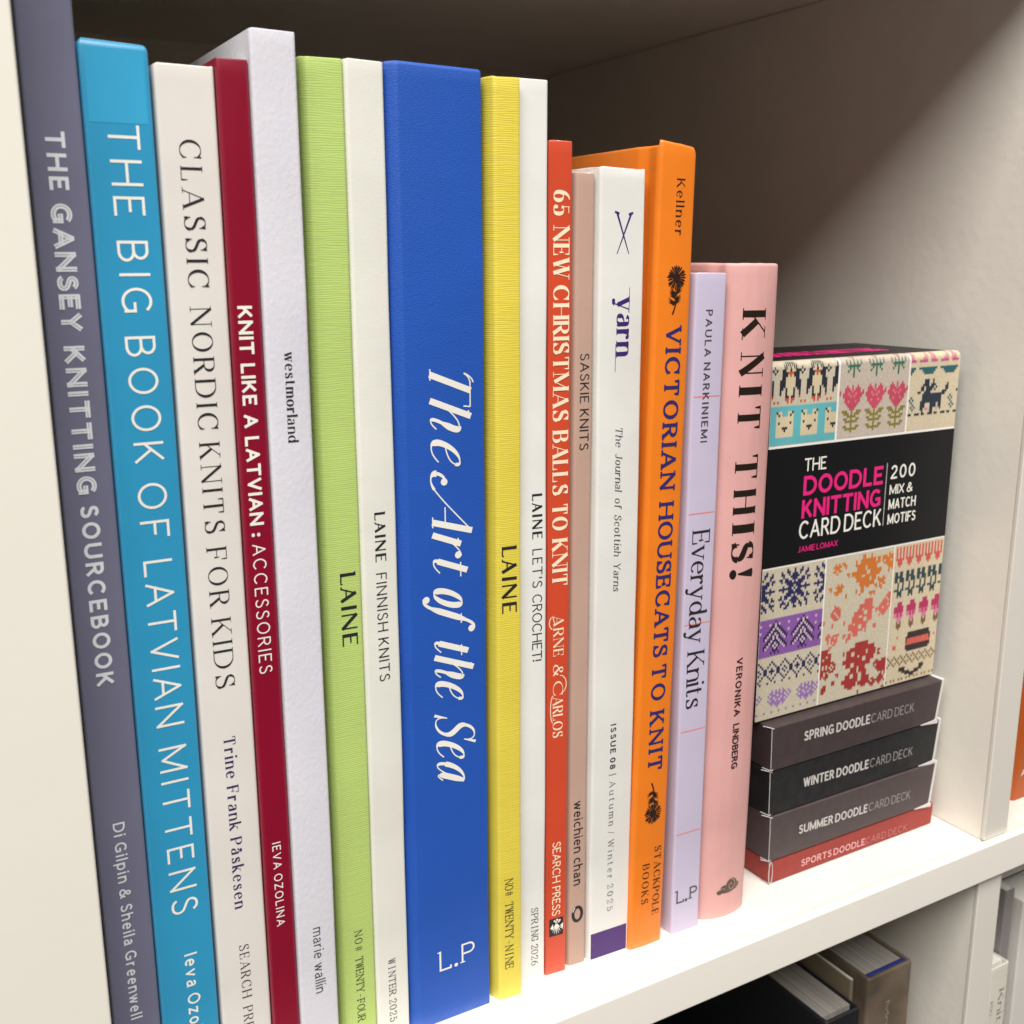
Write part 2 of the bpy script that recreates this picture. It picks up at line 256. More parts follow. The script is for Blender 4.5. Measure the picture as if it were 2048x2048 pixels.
# style: W thick, t thin, serif half-length sl, serif thickness st, tick weight, spacing sp, inline
STY = {
 'sansthin':  dict(W=.085, t=.085, sl=0, sp=.22),
 'sanslight': dict(W=.10, t=.095, sl=0, sp=.17),
 'sans':      dict(W=.13, t=.12, sl=0, sp=.16),
 'sansbold':  dict(W=.20, t=.18, sl=0, sp=.15),
 'sansmed':   dict(W=.155, t=.14, sl=0, sp=.16),
 'inline':    dict(W=.225, t=.225, sl=0, sp=.17, inline=True),
 'didone':    dict(W=.165, t=.04, sl=.085, sp=.17, st=.035),
 'didonelight': dict(W=.12, t=.035, sl=.085, sp=.18, st=.03),
 'didonebold': dict(W=.23, t=.045, sl=.09, sp=.17, st=.04),
 'roman':     dict(W=.12, t=.06, sl=.075, sp=.16, st=.05),
 'slab':      dict(W=.19, t=.12, sl=.10, sp=.19, st=.10),
 'mono':      dict(W=.10, t=.06, sl=.10, sp=.19, st=.05, mono=.62),
 'italic':    dict(W=.115, t=.06, sl=.06, sp=.22, st=.05, shear=.2),
 'masthead':  dict(W=.205, t=.09, sl=.0, sp=.13),
 'script':    dict(W=.138, t=.03, sl=.075, sp=.11, st=.03, shear=.40),
 'foil':      dict(W=.235, t=.045, sl=.095, sp=.17, st=.035),
}

def _lin(a, b, n=10):
    return [(a[0] + (b[0] - a[0]) * i / n, a[1] + (b[1] - a[1]) * i / n) for i in range(n + 1)]

def _bez(c, n=12):
    out = []
    for i in range(n + 1):
        s = i / n; r = 1 - s
        out.append((r**3*c[0] + 3*r*r*s*c[2] + 3*r*s*s*c[4] + s**3*c[6], r**3*c[1] + 3*r*r*s*c[3] + 3*r*s*s*c[5] + s**3*c[7]))
    return out

class Ink:
    """collects quads in flat (x, y, layer) text space"""
    def __init__(s): s.Q = []; s.layer = 0
    def ribbon(s, pts, wf, cap=0.0, close=False):
        n = len(pts); L = []; R_ = []
        for i, (x, y) in enumerate(pts):
            a = pts[i - 1] if i > 0 else (pts[-2] if close else pts[0]); b = pts[i + 1] if i < n - 1 else (pts[1] if close else pts[-1])
            dx, dy = b[0] - a[0], b[1] - a[1]; l = math.hypot(dx, dy) or 1; dx /= l; dy /= l
            w = wf(i / (n - 1), dx, dy) / 2
            if cap and not close:
                if i == 0: x -= dx * cap; y -= dy * cap
                if i == n - 1: x += dx * cap; y += dy * cap
            L.append((x - dy * w, y + dx * w)); R_.append((x + dy * w, y - dx * w))
        for i in range(n - 1):
            s.Q.append((L[i], L[i + 1], R_[i + 1], R_[i], s.layer))
        s.layer += 1
    def disc(s, x, y, r, ry=None, n=14):
        ry = ry or r
        for i in range(n):
            a = 2*math.pi*i/n; b = 2*math.pi*(i+1)/n
            s.Q.append(((x, y), (x+r*math.cos(a), y+ry*math.sin(a)), (x+r*math.cos(b), y+ry*math.sin(b)), None, s.layer))
        s.layer += 1
    def poly(s, pts):   # convex
        for i in range(1, len(pts) - 1): s.Q.append((pts[0], pts[i], pts[i + 1], None, s.layer))
        s.layer += 1

def glyph(ink, ch, ox, st):
    w, strokes = G[ch]; W_, t = st['W'], st['t']; sl = st.get('sl', 0); sth = st.get('st', t); sh = st.get('shear', 0)
    serif = sl > 0; inline = st.get('inline'); con = W_ > t * 1.4
    w2 = w * st.get('wf', 1.0)
    def mp(x, y):
        Y = t / 2 + y * (1 - t)
        Xx = W_ / 2 + x * st.get('wf', 1.0) + ox
        return (Xx + sh * Y, Y)
    def wt(c): return {'T': W_, 't': t, 'n': t, 'm': (W_ + t) / 2, 'c': W_ * .95}.get(c, W_)
    def rib(pts, wf, cap, close=False):
        if inline:
            for sg in (-1, 1):
                q = []
                n = len(pts)
                for i, (x, y) in enumerate(pts):
                    a = pts[i-1] if i > 0 else (pts[-2] if close else pts[0]); b = pts[i+1] if i < n-1 else (pts[1] if close else pts[-1])
                    dx, dy = b[0]-a[0], b[1]-a[1]; l = math.hypot(dx, dy) or 1
                    q.append((x - dy/l*W_*.30*sg, y + dx/l*W_*.30*sg))
                ink.ribbon(q, lambda s, dx, dy: W_*(.54 if sg > 0 else .42), cap, close)
        else: ink.ribbon(pts, wf, cap, close)
    def hserif(x, y, kind='f', top=False):
        if not serif: return
        yy = y
        x0, x1 = x - W_*.35 - sl, x + W_*.35 + sl
        if kind == 'l': x1 = x
        if kind == 'r': x0 = x
        p, q = mp(x0, yy), mp(x1, yy)
        if sh:
            c = mp(x, yy); p = (c[0] - (x - x0), c[1]); q = (c[0] + (x1 - x), c[1])
        ink.ribbon([p, q], lambda s, dx, dy: sth, 0)
    for s in strokes:
        k = s[0]
        if k == 'v':
            _, x, y0, y1, wg, fl = s; wv = wt(wg)
            if not con: wv = W_
            rib(_lin(mp(x, y0), mp(x, y1)), lambda s_, dx, dy: wv, t / 2)
            if 'b' in fl: hserif(x, y0)
            if 't' in fl: hserif(x, y1)
            if 'r' in fl: hserif(x, y0, 'r')
        elif k == 'z':
            if serif:
                x, y = s[1], s[2]
                p = mp(x - W_*.2 - sl, y - .05); q = mp(x, y)
                ink.ribbon([p, q], lambda s_, dx, dy: sth * 1.3, 0)
        elif k == 'h':
            _, y, x0, x1 = s[:4]
            rib([mp(x0, y), mp((x0+x1)/2, y), mp(x1, y)], lambda s_, dx, dy: t if con else W_ * .95, t * .5 if not serif else 0)
        elif k == 'd':
            _, x0, y0, x1, y1, wg, fl = s; wv = wt(wg) * (1.0 if wg != 'T' else 1.02)
            if not con: wv = W_ * .97
            a, b = mp(x0, y0), mp(x1, y1)
            rib(_lin(a, b), lambda s_, dx, dy: wv, t * .35)
            lo = (x0, y0) if y0 < y1 else (x1, y1); hi = (x1, y1) if y0 < y1 else (x0, y0)
            if 'b' in fl: hserif(*lo)
            if 't' in fl: hserif(*hi)
            if 'l' in fl: hserif(hi[0], hi[1], 'l')
        elif k == 'a':
            _, cx, cy, rx, ry, a0, a1 = s
            full = abs(a1 - a0) >= 360; n = max(8, int(abs(a1 - a0) / 11))
            pts = [mp(cx + rx*math.cos(math.radians(a0 + (a1-a0)*i/n)), cy + ry*math.sin(math.radians(a0 + (a1-a0)*i/n))) for i in range(n + 1)]
            rib(pts, (lambda s_, dx, dy: t + (W_ * 1.04 - t) * abs(dy)**1.8) if con else (lambda s_, dx, dy: W_ * .97), 0, full)
        elif k == 'k':
            wg = s[9] if len(s) > 9 else None
            pts = _bez([*s[1:9]]); pts = [mp(*p) for p in pts]
            if not con: f = lambda s_, dx, dy: W_ * .97
            elif wg == 'T': f = lambda s_, dx, dy: t + (W_ * 1.04 - t) * min(1, 1.25 * math.sin(math.pi * min(1, max(0, .12 + .76 * s_)))) if 'a' else 0
            elif wg in ('n', 't'): f = lambda s_, dx, dy: t
            elif wg == 'm': f = lambda s_, dx, dy: t + (W_ - t) * .45 * abs(dy)
            else: f = lambda s_, dx, dy: t + (W_ * 1.04 - t) * abs(dy)**1.8
            rib(pts, f, 0)
        elif k == 'q':
            if serif or (con and ch[0] == '~'):
                _, x, y0, y1 = s; a, b = mp(x, y0), mp(x, y1)
                wd = W_ * .30 + t
                heavy_top = y1 >= X - .01 and y0 > .3
                ink.ribbon(_lin(a, b, 4), (lambda s_, dx, dy: t * .8 + (wd - t * .8) * s_) if heavy_top else (lambda s_, dx, dy: wd - (wd - t * .8) * s_), t * .3)
        elif k == 'o':
            r = max(s[3], W_ * .60); x, y = mp(s[1], s[2]); ink.disc(x, y, r)
        elif k == 'b':
            if con:
                x, y = mp(s[1], s[2]); ink.disc(x, y, s[3] + W_ * .15)
        elif k == 'w':
            a, b = mp(s[1], s[2]), mp(s[1], s[3]); ink.ribbon(_lin(a, b), lambda s_, dx, dy: t + (W_ * 1.1 - t) * s_, 0)
            if con: ink.disc(b[0], b[1] - .02, W_ * .55, .05)
    return w2 + W_

def layout(text, style, **over):
    """returns ink in unit text space with natural width (x from 0)"""
    st = dict(STY[style]); st.update(over); ink = Ink(); x = 0; first = True
    pre = {'masthead': '~', 'script': '*'}.get(style, '')
    for ch in text:
        if ch == ' ': x += st.get('space', .38 if style != 'script' else .25); continue
        key = pre + ch if pre + ch in G else ch
        if st.get('mono'):
            w = G[key][0] + st['W']; pitch = st['mono'] + st['W'] + st['sp']
            s2 = dict(st); s2['wf'] = min(1.0, st['mono'] / max(G[key][0], .01)) if G[key][0] > st['mono'] else 1.0
            w = G[key][0] * s2['wf'] + st['W']
            glyph(ink, key, x + (st['mono'] + st['W'] - w) / 2, s2); x += pitch
        else:
            x += glyph(ink, key, x, st) + st['sp']
    xs = [p[0] for q in ink.Q for p in q[:4] if p]
    ink.x0, ink.x1 = min(xs), max(xs)
    return ink
# ------------------------------------------------------------------ the bookcase
BOARD = mat('white_melamine', (0.87, 0.83, 0.745, 1), 0.42, 'melamine', spec=0.4, mottle=0.03, bump=2.2)
SHELFTOP = mat('shelf_top_melamine', (0.80, 0.775, 0.71, 1), 0.35, 'shelf', spec=0.5, mottle=0.02)
PANEL = mat('side_panel_melamine', (0.80, 0.775, 0.69, 1), 0.45, 'melamine', bump=0.4, mottle=0.01)
BAND = mat('edge_banding', (0.89, 0.855, 0.775, 1), 0.32, 'melamine', spec=0.5, bump=0.5, mottle=0.01)
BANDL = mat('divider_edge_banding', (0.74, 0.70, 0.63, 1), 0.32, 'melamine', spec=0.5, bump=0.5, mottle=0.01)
BACK = mat('back_panel_board', (0.86, 0.79, 0.68, 1), 0.6, 'melamine', mottle=0.03)
SHZ = 0.0; YF = 0.244; YB = 0.58; ZC = 0.333; ZL = -0.375; ZT = 0.70; DX0, DX1 = 0.360, 0.374; XR = 0.70
case = thing('bookcase', 'white melamine bookcase with square compartments that holds all the books', 'bookcase', (0.03, YF, ZL))
def cpart(name, a, b, m, bev=0.0, parent=case):
    me = box_mesh(name, a, b, bev)
    o = link(name, me, m, parent)
    me.transform(Matrix.Translation(-case.location))
    return o
# horizontal boards, each with a glued edge band along its front
for z in (ZL, SHZ, ZC + 0.016, ZT):
    s_ = cpart('shelf_board', (0.0301, 0.24795, z - 0.016), (XR, YB - .0005, z), SHELFTOP if z == SHZ else BOARD)
    cpart('edge_band', (0.0301, YF, z - 0.0163), (XR, 0.24785, z - 0.0001), BAND, 0.0009, s_)
o = cpart('side_panel', (0.0015, YF + .0006, ZL - .016), (0.0300, YB, ZT), PANEL, 0.0006)
cpart('side_panel', (XR + .0002, YF + .0006, ZL - .016), (XR + 0.0165, YB, ZT), PANEL, 0.0006)
for z0, z1 in ((SHZ + .0003, ZC - .0003), (ZL + .0003, SHZ - 0.0166), (ZC + .0163, ZT - .0166)):
    d_ = cpart('divider', (DX0, 0.2485, z0), (DX1, YB - .0008, z1), BOARD)
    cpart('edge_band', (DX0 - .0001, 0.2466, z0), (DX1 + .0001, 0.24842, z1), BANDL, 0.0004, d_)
cpart('back_panel', (0.0018, YB + .0004, ZL - .016), (XR + 0.016, YB + 0.004, ZT), BACK)

# ------------------------------------------------------------------ books
PAPER = mat('book_paper', (0.78, 0.75, 0.68, 1), 0.7, 'pages', mottle=0.03)
CORE = mat('cover_core_paper', (0.80, 0.78, 0.72, 1), 0.7, 'paper')

class Book:
    pass

def surf_y(prof, x):
    pts = sorted(prof['front'])
    if x <= pts[0][0]: return pts[0][1]
    for (xa, ya), (xb, yb) in zip(pts, pts[1:]):
        if x <= xb: return ya + (yb - ya) * (x - xa) / max(xb - xa, 1e-9)
    return pts[-1][1]

def round_profile(pts, r=0.0008, n=4):
    out = [pts[0]]
    for i in range(1, len(pts) - 1):
        p0, p1, p2 = Vector(pts[i-1]), Vector(pts[i]), Vector(pts[i+1])
        d0 = (p0 - p1); d2 = (p2 - p1); rr = min(r, d0.length * .45, d2.length * .45)
        a = p1 + d0.normalized() * rr; b = p1 + d2.normalized() * rr
        for k in range(n + 1):
            s = k / n; q = a * (1-s)**2 + p1 * 2*s*(1-s) + b * s*s; out.append((q.x, q.y))
    out.append(pts[-1])
    return out

def make_book(label, front, h, cover, depth=0.2, t=0.0006, lean=0.0, z0=0.0, hard=False, joint=None, wob=1.0, group='books standing in a row on the shelf', rim=None, pages=PAPER, r=0.0009, inset=None, name='book', ragged=1.0, h_fn=None, rt=None):
    rt = rt if rt is not None else (.0010 if hard else .00035)
    rnd = random.Random(label)
    xa, xb = front[0][0], front[-1][0]; xc = (xa + xb) / 2; yf = min(p[1] for p in front)
    root = thing(name, label, 'book', (xc, yf, z0 + (xb - xa) / 2 * abs(lean)), group)
    root.rotation_euler = (0, math.atan(lean), 0)
    yb = max(yf + depth, 0.3); 
    left = [(xa, yb)]; right = [(xb, yb)]
    if joint:  # hinge grooves of a case-bound book: (dx, y) list going back from the spine
        left = [(xa - joint, yb), (xa - joint, front[0][1] + .0075), (xa + .0003, front[0][1] + .0038)]
        right = [(xb - .0003, front[-1][1] + .0038), (xb + joint, front[-1][1] + .0075), (xb + joint, yb)]
    poly = round_profile(left + list(front) + right, r)
    n = len(poly); NB = 88; nz = NB + 4
    hb = h - max(rt, .0001)
    nrm = []
    for i in range(n):
        a = Vector(poly[max(i-1, 0)]); b = Vector(poly[min(i+1, n-1)]); d = (b - a).normalized(); nrm.append((d.y, -d.x))   # outward (left->right path, outward is -y)
    V = []; F = []; MI = []
    ph = [rnd.uniform(0, 6.28) for _ in range(6)]
    def wobf(z, i): return wob * 0.00012 * (math.sin(z*31+ph[0]) + 0.6*math.sin(z*83+ph[1]) + 0.2*math.sin(z*160+ph[2]))
    for side in (0, 1):
        for j in range(nz + 1):
            if j <= NB: z = hb * j / NB; ins_ = 0
            else:
                aa = (j - NB) / (nz - NB) * math.pi / 2; z = hb + (h - hb) * math.sin(aa); ins_ = rt * .8 * (1 - math.cos(aa))
            for i, (x, y) in enumerate(poly):
                tt = t * side * (1 - .8 * ins_ / max(rt, 1e-6)) + ins_ * (1 if side == 0 else .8)
                ox = nrm[i][0]*tt; oy = nrm[i][1]*tt
                yy = y + wobf(z, i * .2) - oy
                xx = x - ox
                zz = z
                if j >= NB:
                    zz = z + ((h_fn(x, h) - h) if h_fn else 0) + (j - NB) / 4 * ragged * 0.00010 * (math.sin(x*1100+ph[3]) + .6*math.sin(x*2600+ph[4]) + .5*math.sin(y*300+ph[5])) 
                V.append((xx - xc, yy - yf, zz))
    st = (nz + 1) * n
    for j in range(nz):
        for i in range(n - 1):
            a = j*n + i; F.append((a, a+1, a+n+1, a+n)); MI.append(0)
            a += st; F.append((a+n, a+n+1, a+1, a)); MI.append(1)
    for i in range(n - 1):
        a = nz*n + i; F.append((a, a+1, a+1+st, a+st)); MI.append(1)
        a = i; F.append((a+st, a+1+st, a+1, a)); MI.append(1)
    for i in (0, n - 1):
        for j in range(nz):
            a = j*n + i; q = (a, a+n, a+n+st, a+st); F.append(q if i == 0 else q[::-1]); MI.append(1)
    me = mesh('cover', V, F, True, MI); me.set_sharp_from_angle(angle=1.0)
    link('cover', me, [cover, rim or (cover if hard else CORE)], root)
    ins = inset if inset is not None else (0.003 if hard else 0.0004)
    pb = box_mesh('page_block', (xa + t + .0003 - xc, front[0][1] + t + .0012 - yf if not joint else .004, ins), (xb - t - .0003 - xc, yb - yf - (.003 if hard else .0004), h - ins), 0)
    link('page_block', pb, pages, root)
    b = Book(); b.root = root; b.front = poly; b.xc = xc; b.yf = yf; b.lean = lean; b.h = h; b.z0 = root.location.z
    fr = [p for p in poly if p[1] < yf + 0.006]
    b.surf = {'front': fr}; b.wobf = lambda z: wobf(z, 0)
    me_off = 0
    return b

def put_ink(b, name, inks, m, proud=0.00007, sub=None):
    """inks: list of (ink, zs, ze, xb, xcap, zm): text runs down the spine, letter tops to the right"""
    V = []; F = []
    for ink, zs, ze, xb_, xc_ in inks:
        L = (zs - ze); sc = L / (ink.x1 - ink.x0); cap = xc_ - xb_
        for q in ink.Q:
            lay = q[4]; idx = []
            for p in q[:4]:
                if p is None: continue
                z = zs - (p[0] - ink.x0) * sc; x = xb_ + p[1] * cap
                y = surf_y(b.surf, x) + b.wobf(z - b.z0) - proud - (lay % 40) * 0.0000022
                idx.append(len(V)); V.append((x - b.xc, y - b.yf, z - b.z0))
            F.append(idx[::-1])
    me = mesh(name, V, F)
    bm = bmesh.new(); bm.from_mesh(me)
    bmesh.ops.recalc_face_normals(bm, faces=bm.faces[:0])
    for f in bm.faces:
        f.normal_update()
        if f.normal.y > 0: f.normal_flip()
    bm.to_mesh(me); bm.free()
    return link(name, me, m, b.root)

def fit(text, style, width, **over):
    """lay out so that the natural width equals width (in cap heights) by changing tracking first, then letter width"""
    st = dict(STY[style]); st.update(over)
    gaps = max(1, len(text) - 1); base = st['sp']
    i0 = layout(text, style, **over); nat = i0.x1 - i0.x0
    if text.strip() and len(text) > 1:
        frac_space = text.count(' ')
        wf = 1.0; sp = base + (width - nat) / gaps
        lim = base * 0.55; hi = base * 1.9 if not over.get('track') else 9
        if sp < lim or sp > hi:
            sp = max(lim, min(hi, sp)); o = dict(over); o.pop('track', None)
            for _ in range(5):
                ink = layout(text, style, **{**o, 'sp': sp, 'wf': wf}); wf *= (width / (ink.x1 - ink.x0)) ** 1.15
                wf = max(.4, min(2.2, wf))
        o = dict(over); o.pop('track', None)
        return layout(text, style, **{**o, 'sp': sp, 'wf': wf})
    if text != 'I' and nat > 0:
        wf = 1.0
        for _ in range(5):
            ink = layout(text, style, **{**over, 'wf': wf}); wf *= (width / (ink.x1 - ink.x0)) ** 1.2; wf = max(.4, min(2.2, wf))
        return ink
    return i0

def spine_text(b, name, style, words, xb_, xc_, m, zm=None, xh=False, k=1.0, **over):
    """words: (text, z start, z end). xb_/xc_ baseline and cap line x measured at height zm on a leaning book"""
    if zm is not None: xb_ -= b.lean * zm; xc_ -= b.lean * zm
    cap = (xc_ - xb_)
    out = []
    for w, zs, ze in words:
        out.append((fit(w, style, (zs - ze) / cap, **over), zs, ze, xb_, xc_))
    return put_ink(b, name, out, m)

def flat_ink(b, name, ink, x0, x1, z0, z1, m, up=True, proud=0.00007):
    """upright lettering or an emblem on the spine: ink box x0..x1 fitted to x, y 0..1 to z0..z1"""
    V = []; F = []
    sc = (x1 - x0) / (ink.x1 - ink.x0)
    for q in ink.Q:
        idx = []
        for p in q[:4]:
            if p is None: continue
            x = x0 + (p[0] - ink.x0) * sc; z = z0 + p[1] * (z1 - z0)
            y = surf_y(b.surf, x) + b.wobf(z - b.z0) - proud - (q[4] % 40) * 0.0000022
            idx.append(len(V)); V.append((x - b.xc, y - b.yf, z - b.z0))
        F.append(idx)
    me = mesh(name, V, F)
    bm = bmesh.new(); bm.from_mesh(me)
    for f in bm.faces:
        f.normal_update()
        if f.normal.y > 0: f.normal_flip()
    bm.to_mesh(me); bm.free()
    return link(name, me, m, b.root)

def rect_ink(rects):
    k = Ink()
    for (a, c, b_, d) in rects:
        n = 14
        for i in range(n):
            p, q = a + (b_ - a) * i / n, a + (b_ - a) * (i + 1) / n
            k.Q.append(((p, c), (q, c), (q, d), (p, d), k.layer))
        k.layer += 1
    k.x0 = min(r[0] for r in rects); k.x1 = max(r[2] for r in rects)
    return k

def raw_ink(b, name, ink, m, proud=0.00007):
    """ink already in absolute (x, z) metres"""
    V = []; F = []
    for q in ink.Q:
        idx = []
        for p in q[:4]:
            if p is None: continue
            y = surf_y(b.surf, p[0]) + b.wobf(p[1] - b.z0) - proud - (q[4] % 60) * 0.0000022
            idx.append(len(V)); V.append((p[0] - b.xc, y - b.yf, p[1] - b.z0))
        F.append(idx)
    me = mesh(name, V, F)
    bm = bmesh.new(); bm.from_mesh(me)
    for f in bm.faces:
        f.normal_update()
        if f.normal.y > 0: f.normal_flip()
    bm.to_mesh(me); bm.free()
    return link(name, me, m, b.root)

INKW = mat('ink_cream', srgb(238, 235, 226), 0.5, 'flat', mottle=0.06)
INKG = mat('ink_pale_grey', srgb(228, 231, 236), 0.35, 'flat', mottle=0.03, spec=0.6)
INKK = mat('ink_black', (0.018, 0.017, 0.02, 1), 0.45, 'flat')
INKNAVY = mat('ink_navy', srgb(42, 36, 90), 0.5, 'flat')
INKPLUM = mat('ink_purple', srgb(58, 32, 110), 0.5, 'flat')
INKGREY = mat('ink_grey', srgb(120, 118, 120), 0.5, 'flat')
# ------------------------------------------------------------------ the row of books, left to right
# 1 slate grey
b = make_book('slate purple book at the left end, THE GANSEY KNITTING SOURCEBOOK in pale capitals', [(.0327, .2625), (.0443, .2625)], 0.292,
    mat('slate_cover', srgb(116, 116, 138), 0.3, 'paper', spec=0.5, coat=0.15), depth=.205)
spine_text(b, 'title_lettering', 'sansbold', [('THE', .2543, .2421), ('SOURCEBOOK', .1717, .1272)], .0363, .0403, INKG)
spine_text(b, 'title_lettering', 'inline', [('GANSEY', .2393, .2117), ('KNITTING', .2085, .1745)], .0360, .0404, INKG)
spine_text(b, 'author_lettering', 'sansmed', [('Di Gilpin & Sheila Greenwell', .0908, .0349)], .0369, .0397, INKG)
# 2 cyan
b = make_book('bright turquoise book with THE BIG BOOK OF LATVIAN MITTENS in thin white capitals', [(.04445, .2615), (.0591, .2615)], 0.2737,
    mat('cyan_cover', srgb(46, 148, 192), 0.38, 'paper', coat=0.1, rub=.5), depth=.205, rt=.0016, h_fn=lambda x, h: h - 0.0004 * (x - .0444) / .0147)
raw_ink(b, 'jacket_fold', rect_ink([(.0446, .2566, .05895, .2720)]), mat('cyan_fold', srgb(56, 162, 206), 0.34, 'paper', coat=0.1), proud=.00004)
spine_text(b, 'title_lettering', 'sansthin', [('THE', .2563, .2369), ('BIG', .2315, .2156), ('BOOK', .2102, .1807), ('OF', .1758, .1625), ('LATVIAN', .1569, .1139), ('MITTENS', .1084, .0616)], .0491, .0559, INKW, W=.095, t=.095)
spine_text(b, 'author_lettering', 'sansmed', [('Ieva', .0495, .0397), ('Ozolina', .0376, .0195)], .0513, .0546, INKW)
# 3 classic
b = make_book('off-white book with CLASSIC NORDIC KNITS FOR KIDS in black serif capitals', [(.0598, .2608), (.0731, .2605)], 0.2697,
    mat('ivory_cover', srgb(222, 217, 211), 0.4, 'paper', spec=0.4, wear=.004), depth=.2, ragged=1.8)
spine_text(b, 'title_lettering', 'didonelight', [('CLASSIC', .2538, .2211), ('NORDIC', .2167, .1877), ('KNITS', .1846, .1620), ('FOR', .1585, .1429), ('KIDS', .1402, .1215)], .0641, .0690, INKK)
spine_text(b, 'author_lettering', 'didone', [('Trine Frank P@skesen', .1081, .0588)], .0651, .0681, INKNAVY, space=.5)
spine_text(b, 'publisher_lettering', 'didonelight', [('SEARCH', .0478, .0316), ('PRESS', .0290, .0170)], .0655, .0681, INKK)
# 4 crimson
b = make_book('thin crimson book with KNIT LIKE A LATVIAN : ACCESSORIES in white', [(.0733, .2594), (.0807, .2592)], 0.2718,
    mat('crimson_cover', srgb(132, 2, 38), 0.36, 'paper', coat=0.1, spec=0.5, rub=.35), depth=.2)
spine_text(b, 'title_lettering', 'sansbold', [('KNIT LIKE A LATVIAN', .2166, .1629), (':', .1610, .1600)], .0749, .0784, INKW, space=.46)
spine_text(b, 'title_lettering', 'sanslight', [('ACCESSORIES', .1581, .1238)], .0751, .0785, INKW)
spine_text(b, 'author_lettering', 'sans', [('IEVA OZOLINA', .0759, .0509)], .0757, .0780, INKW)
# 5 westmorland
b = make_book('tall white book with small lowercase westmorland in black, standing proud of its neighbours', [(.0809, .2582), (.0918, .2580)], 0.2785,
    mat('white_felt_cover', srgb(214, 212, 220), 0.75, 'felt', spec=0.25), depth=.2, wob=1.4)
spine_text(b, 'title_lettering', 'didone', [('westmorland', .2055, .1830)], .0854, .0880, INKK)
spine_text(b, 'author_lettering', 'sansthin', [('marie wallin', .0478, .0273)], .0853, .0882, mat('ink_charcoal', (0.06, 0.06, 0.065, 1), 0.5, 'flat'), W=.1, t=.09)
# 6 green
b = make_book('lime green ribbed magazine, LAINE NO# TWENTY-FOUR on the spine', [(.0945, .2642), (.0958, .2625), (.1050, .2623)], 0.2743,
    mat('green_ribbed_cover', srgb(182, 205, 116), 0.5, 'ribbed', bump=0.4, rub=.5, spec=0.4), depth=.205)
spine_text(b, 'title_lettering', 'masthead', [('LAINE', .1465, .1259)], .0990, .1034, INKK)
spine_text(b, 'issue_lettering', 'mono', [('NO#', .0397, .0331), ('TWENTY-FOUR', .0310, .0095)], .0990, .1014, INKK)
# 7 finnish
b = make_book('white magazine with LAINE FINNISH KNITS WINTER 2025 between the green and the blue spines', [(.1051, .2630), (.1058, .2621), (.1155, .2620)], 0.2746,
    mat('cream_white_cover', srgb(226, 225, 215), 0.42, 'paper', bump=1.6, wear=.004), depth=.205, wob=1.6)
spine_text(b, 'title_lettering', 'masthead', [('LAINE', .1619, .1481)], .1091, .1122, INKK)
spine_text(b, 'title_lettering', 'sansthin', [('FINNISH KNITS', .1449, .1141)], .1091, .1122, INKK, W=.1, t=.1)
spine_text(b, 'issue_lettering', 'mono', [('WINTER 2025', .0270, .0059)], .1090, .1113, INKK)
# 8 blue
b = make_book('thick royal blue cloth-bound book titled The Art of the Sea in white italic script', [(.1162, .2640), (.1188, .2618), (.1427, .2618)], 0.2752,
    mat('blue_book_cloth', srgb(32, 84, 178), 0.52, 'cloth', spec=0.4, rub=.5, bump=1.5), depth=.21, hard=True, t=.002, r=.0006, ragged=.4, h_fn=lambda x, h: h - .0004 * abs(x - .119) / .024)
L = [(w, a, c) for w, a, c in (('The', .1989, .1725), ('Art', .1649, .1413), ('of', .1390, .1243), ('the', .1237, .1067), ('Sea', .1008, .0776))]
def script_words(b, specs, xb_, xc_, m):
    out = []
    for w, zs, ze in specs: out.append((fit(w, 'script', (zs - ze) / (xc_ - xb_)), zs, ze, xb_, xc_))
    put_ink(b, 'title_lettering', out, m)
script_words(b, [('The', .1989, .1719), ('Art', .1714, .1404), ('of', .1380, .1235), ('the', .1225, .1033), ('Sea', .1006, .0776)], .1260, .1384, INKW)
def lp_mark(b, xL, xL2, xd, xP, xP2, z0, z1, m):
    k = Ink(); w = .0006
    rb = lambda pts, c=0: k.ribbon(pts, lambda s, dx, dy: w, c)
    rb([(xL + w/2, z1), (xL + w/2, z0 + w/2), ]); rb([(xL, z0 + w/2), (xL2, z0 + w/2)])
    rb([(xL2 - w/2, z0), (xL2 - w/2, z0 + .0012)])
    k.ribbon([(xL - .0006, z1 - w/2), (xL + .0004, z1 - w/2)], lambda s, dx, dy: w * .7)
    k.disc(xd, z0 + .0005, .00062)
    rb([(xP + w/2, z0 + .0004), (xP + w/2, z1)]); k.ribbon([(xP - .0005, z0 + .0006), (xP + .0012, z0 + .0006)], lambda s, dx, dy: w * .6)
    r_ = (xP2 - xP) * .62; h_ = (z1 - z0) * .27; cz = z1 - h_
    pts = [(xP, z1 - w/2)] + [(xP2 - r_ * .62 + r_ * .55 * math.cos(a), cz + (h_ - w/2) * math.sin(a)) for a in [math.radians(90 - i * 15) for i in range(13)]] + [(xP, cz - h_ + w/2)]
    rb(pts)
    raw_ink(b, 'publisher_mark', k, m)
lp_mark(b, .1255, .1296, .1311, .1330, .1374, .0172, .0240, INKW)
# 9 yellow
b = make_book('yellow ribbed magazine, LAINE NO# TWENTY-NINE on the spine', [(.1445, .2648), (.1460, .2611), (.1535, .2602)], 0.2735,
    mat('yellow_ribbed_cover', srgb(222, 203, 76), 0.42, 'ribbed', bump=0.45, rub=.6, spec=0.5, coat=0.1), depth=.205)
spine_text(b, 'title_lettering', 'masthead', [('LAINE', .1476, .1274)], .1474, .1520, INKK)
spine_text(b, 'issue_lettering', 'mono', [('NO#', .0418, .0360), ('TWENTY-NINE', .0337, .0105)], .1478, .1506, INKK)
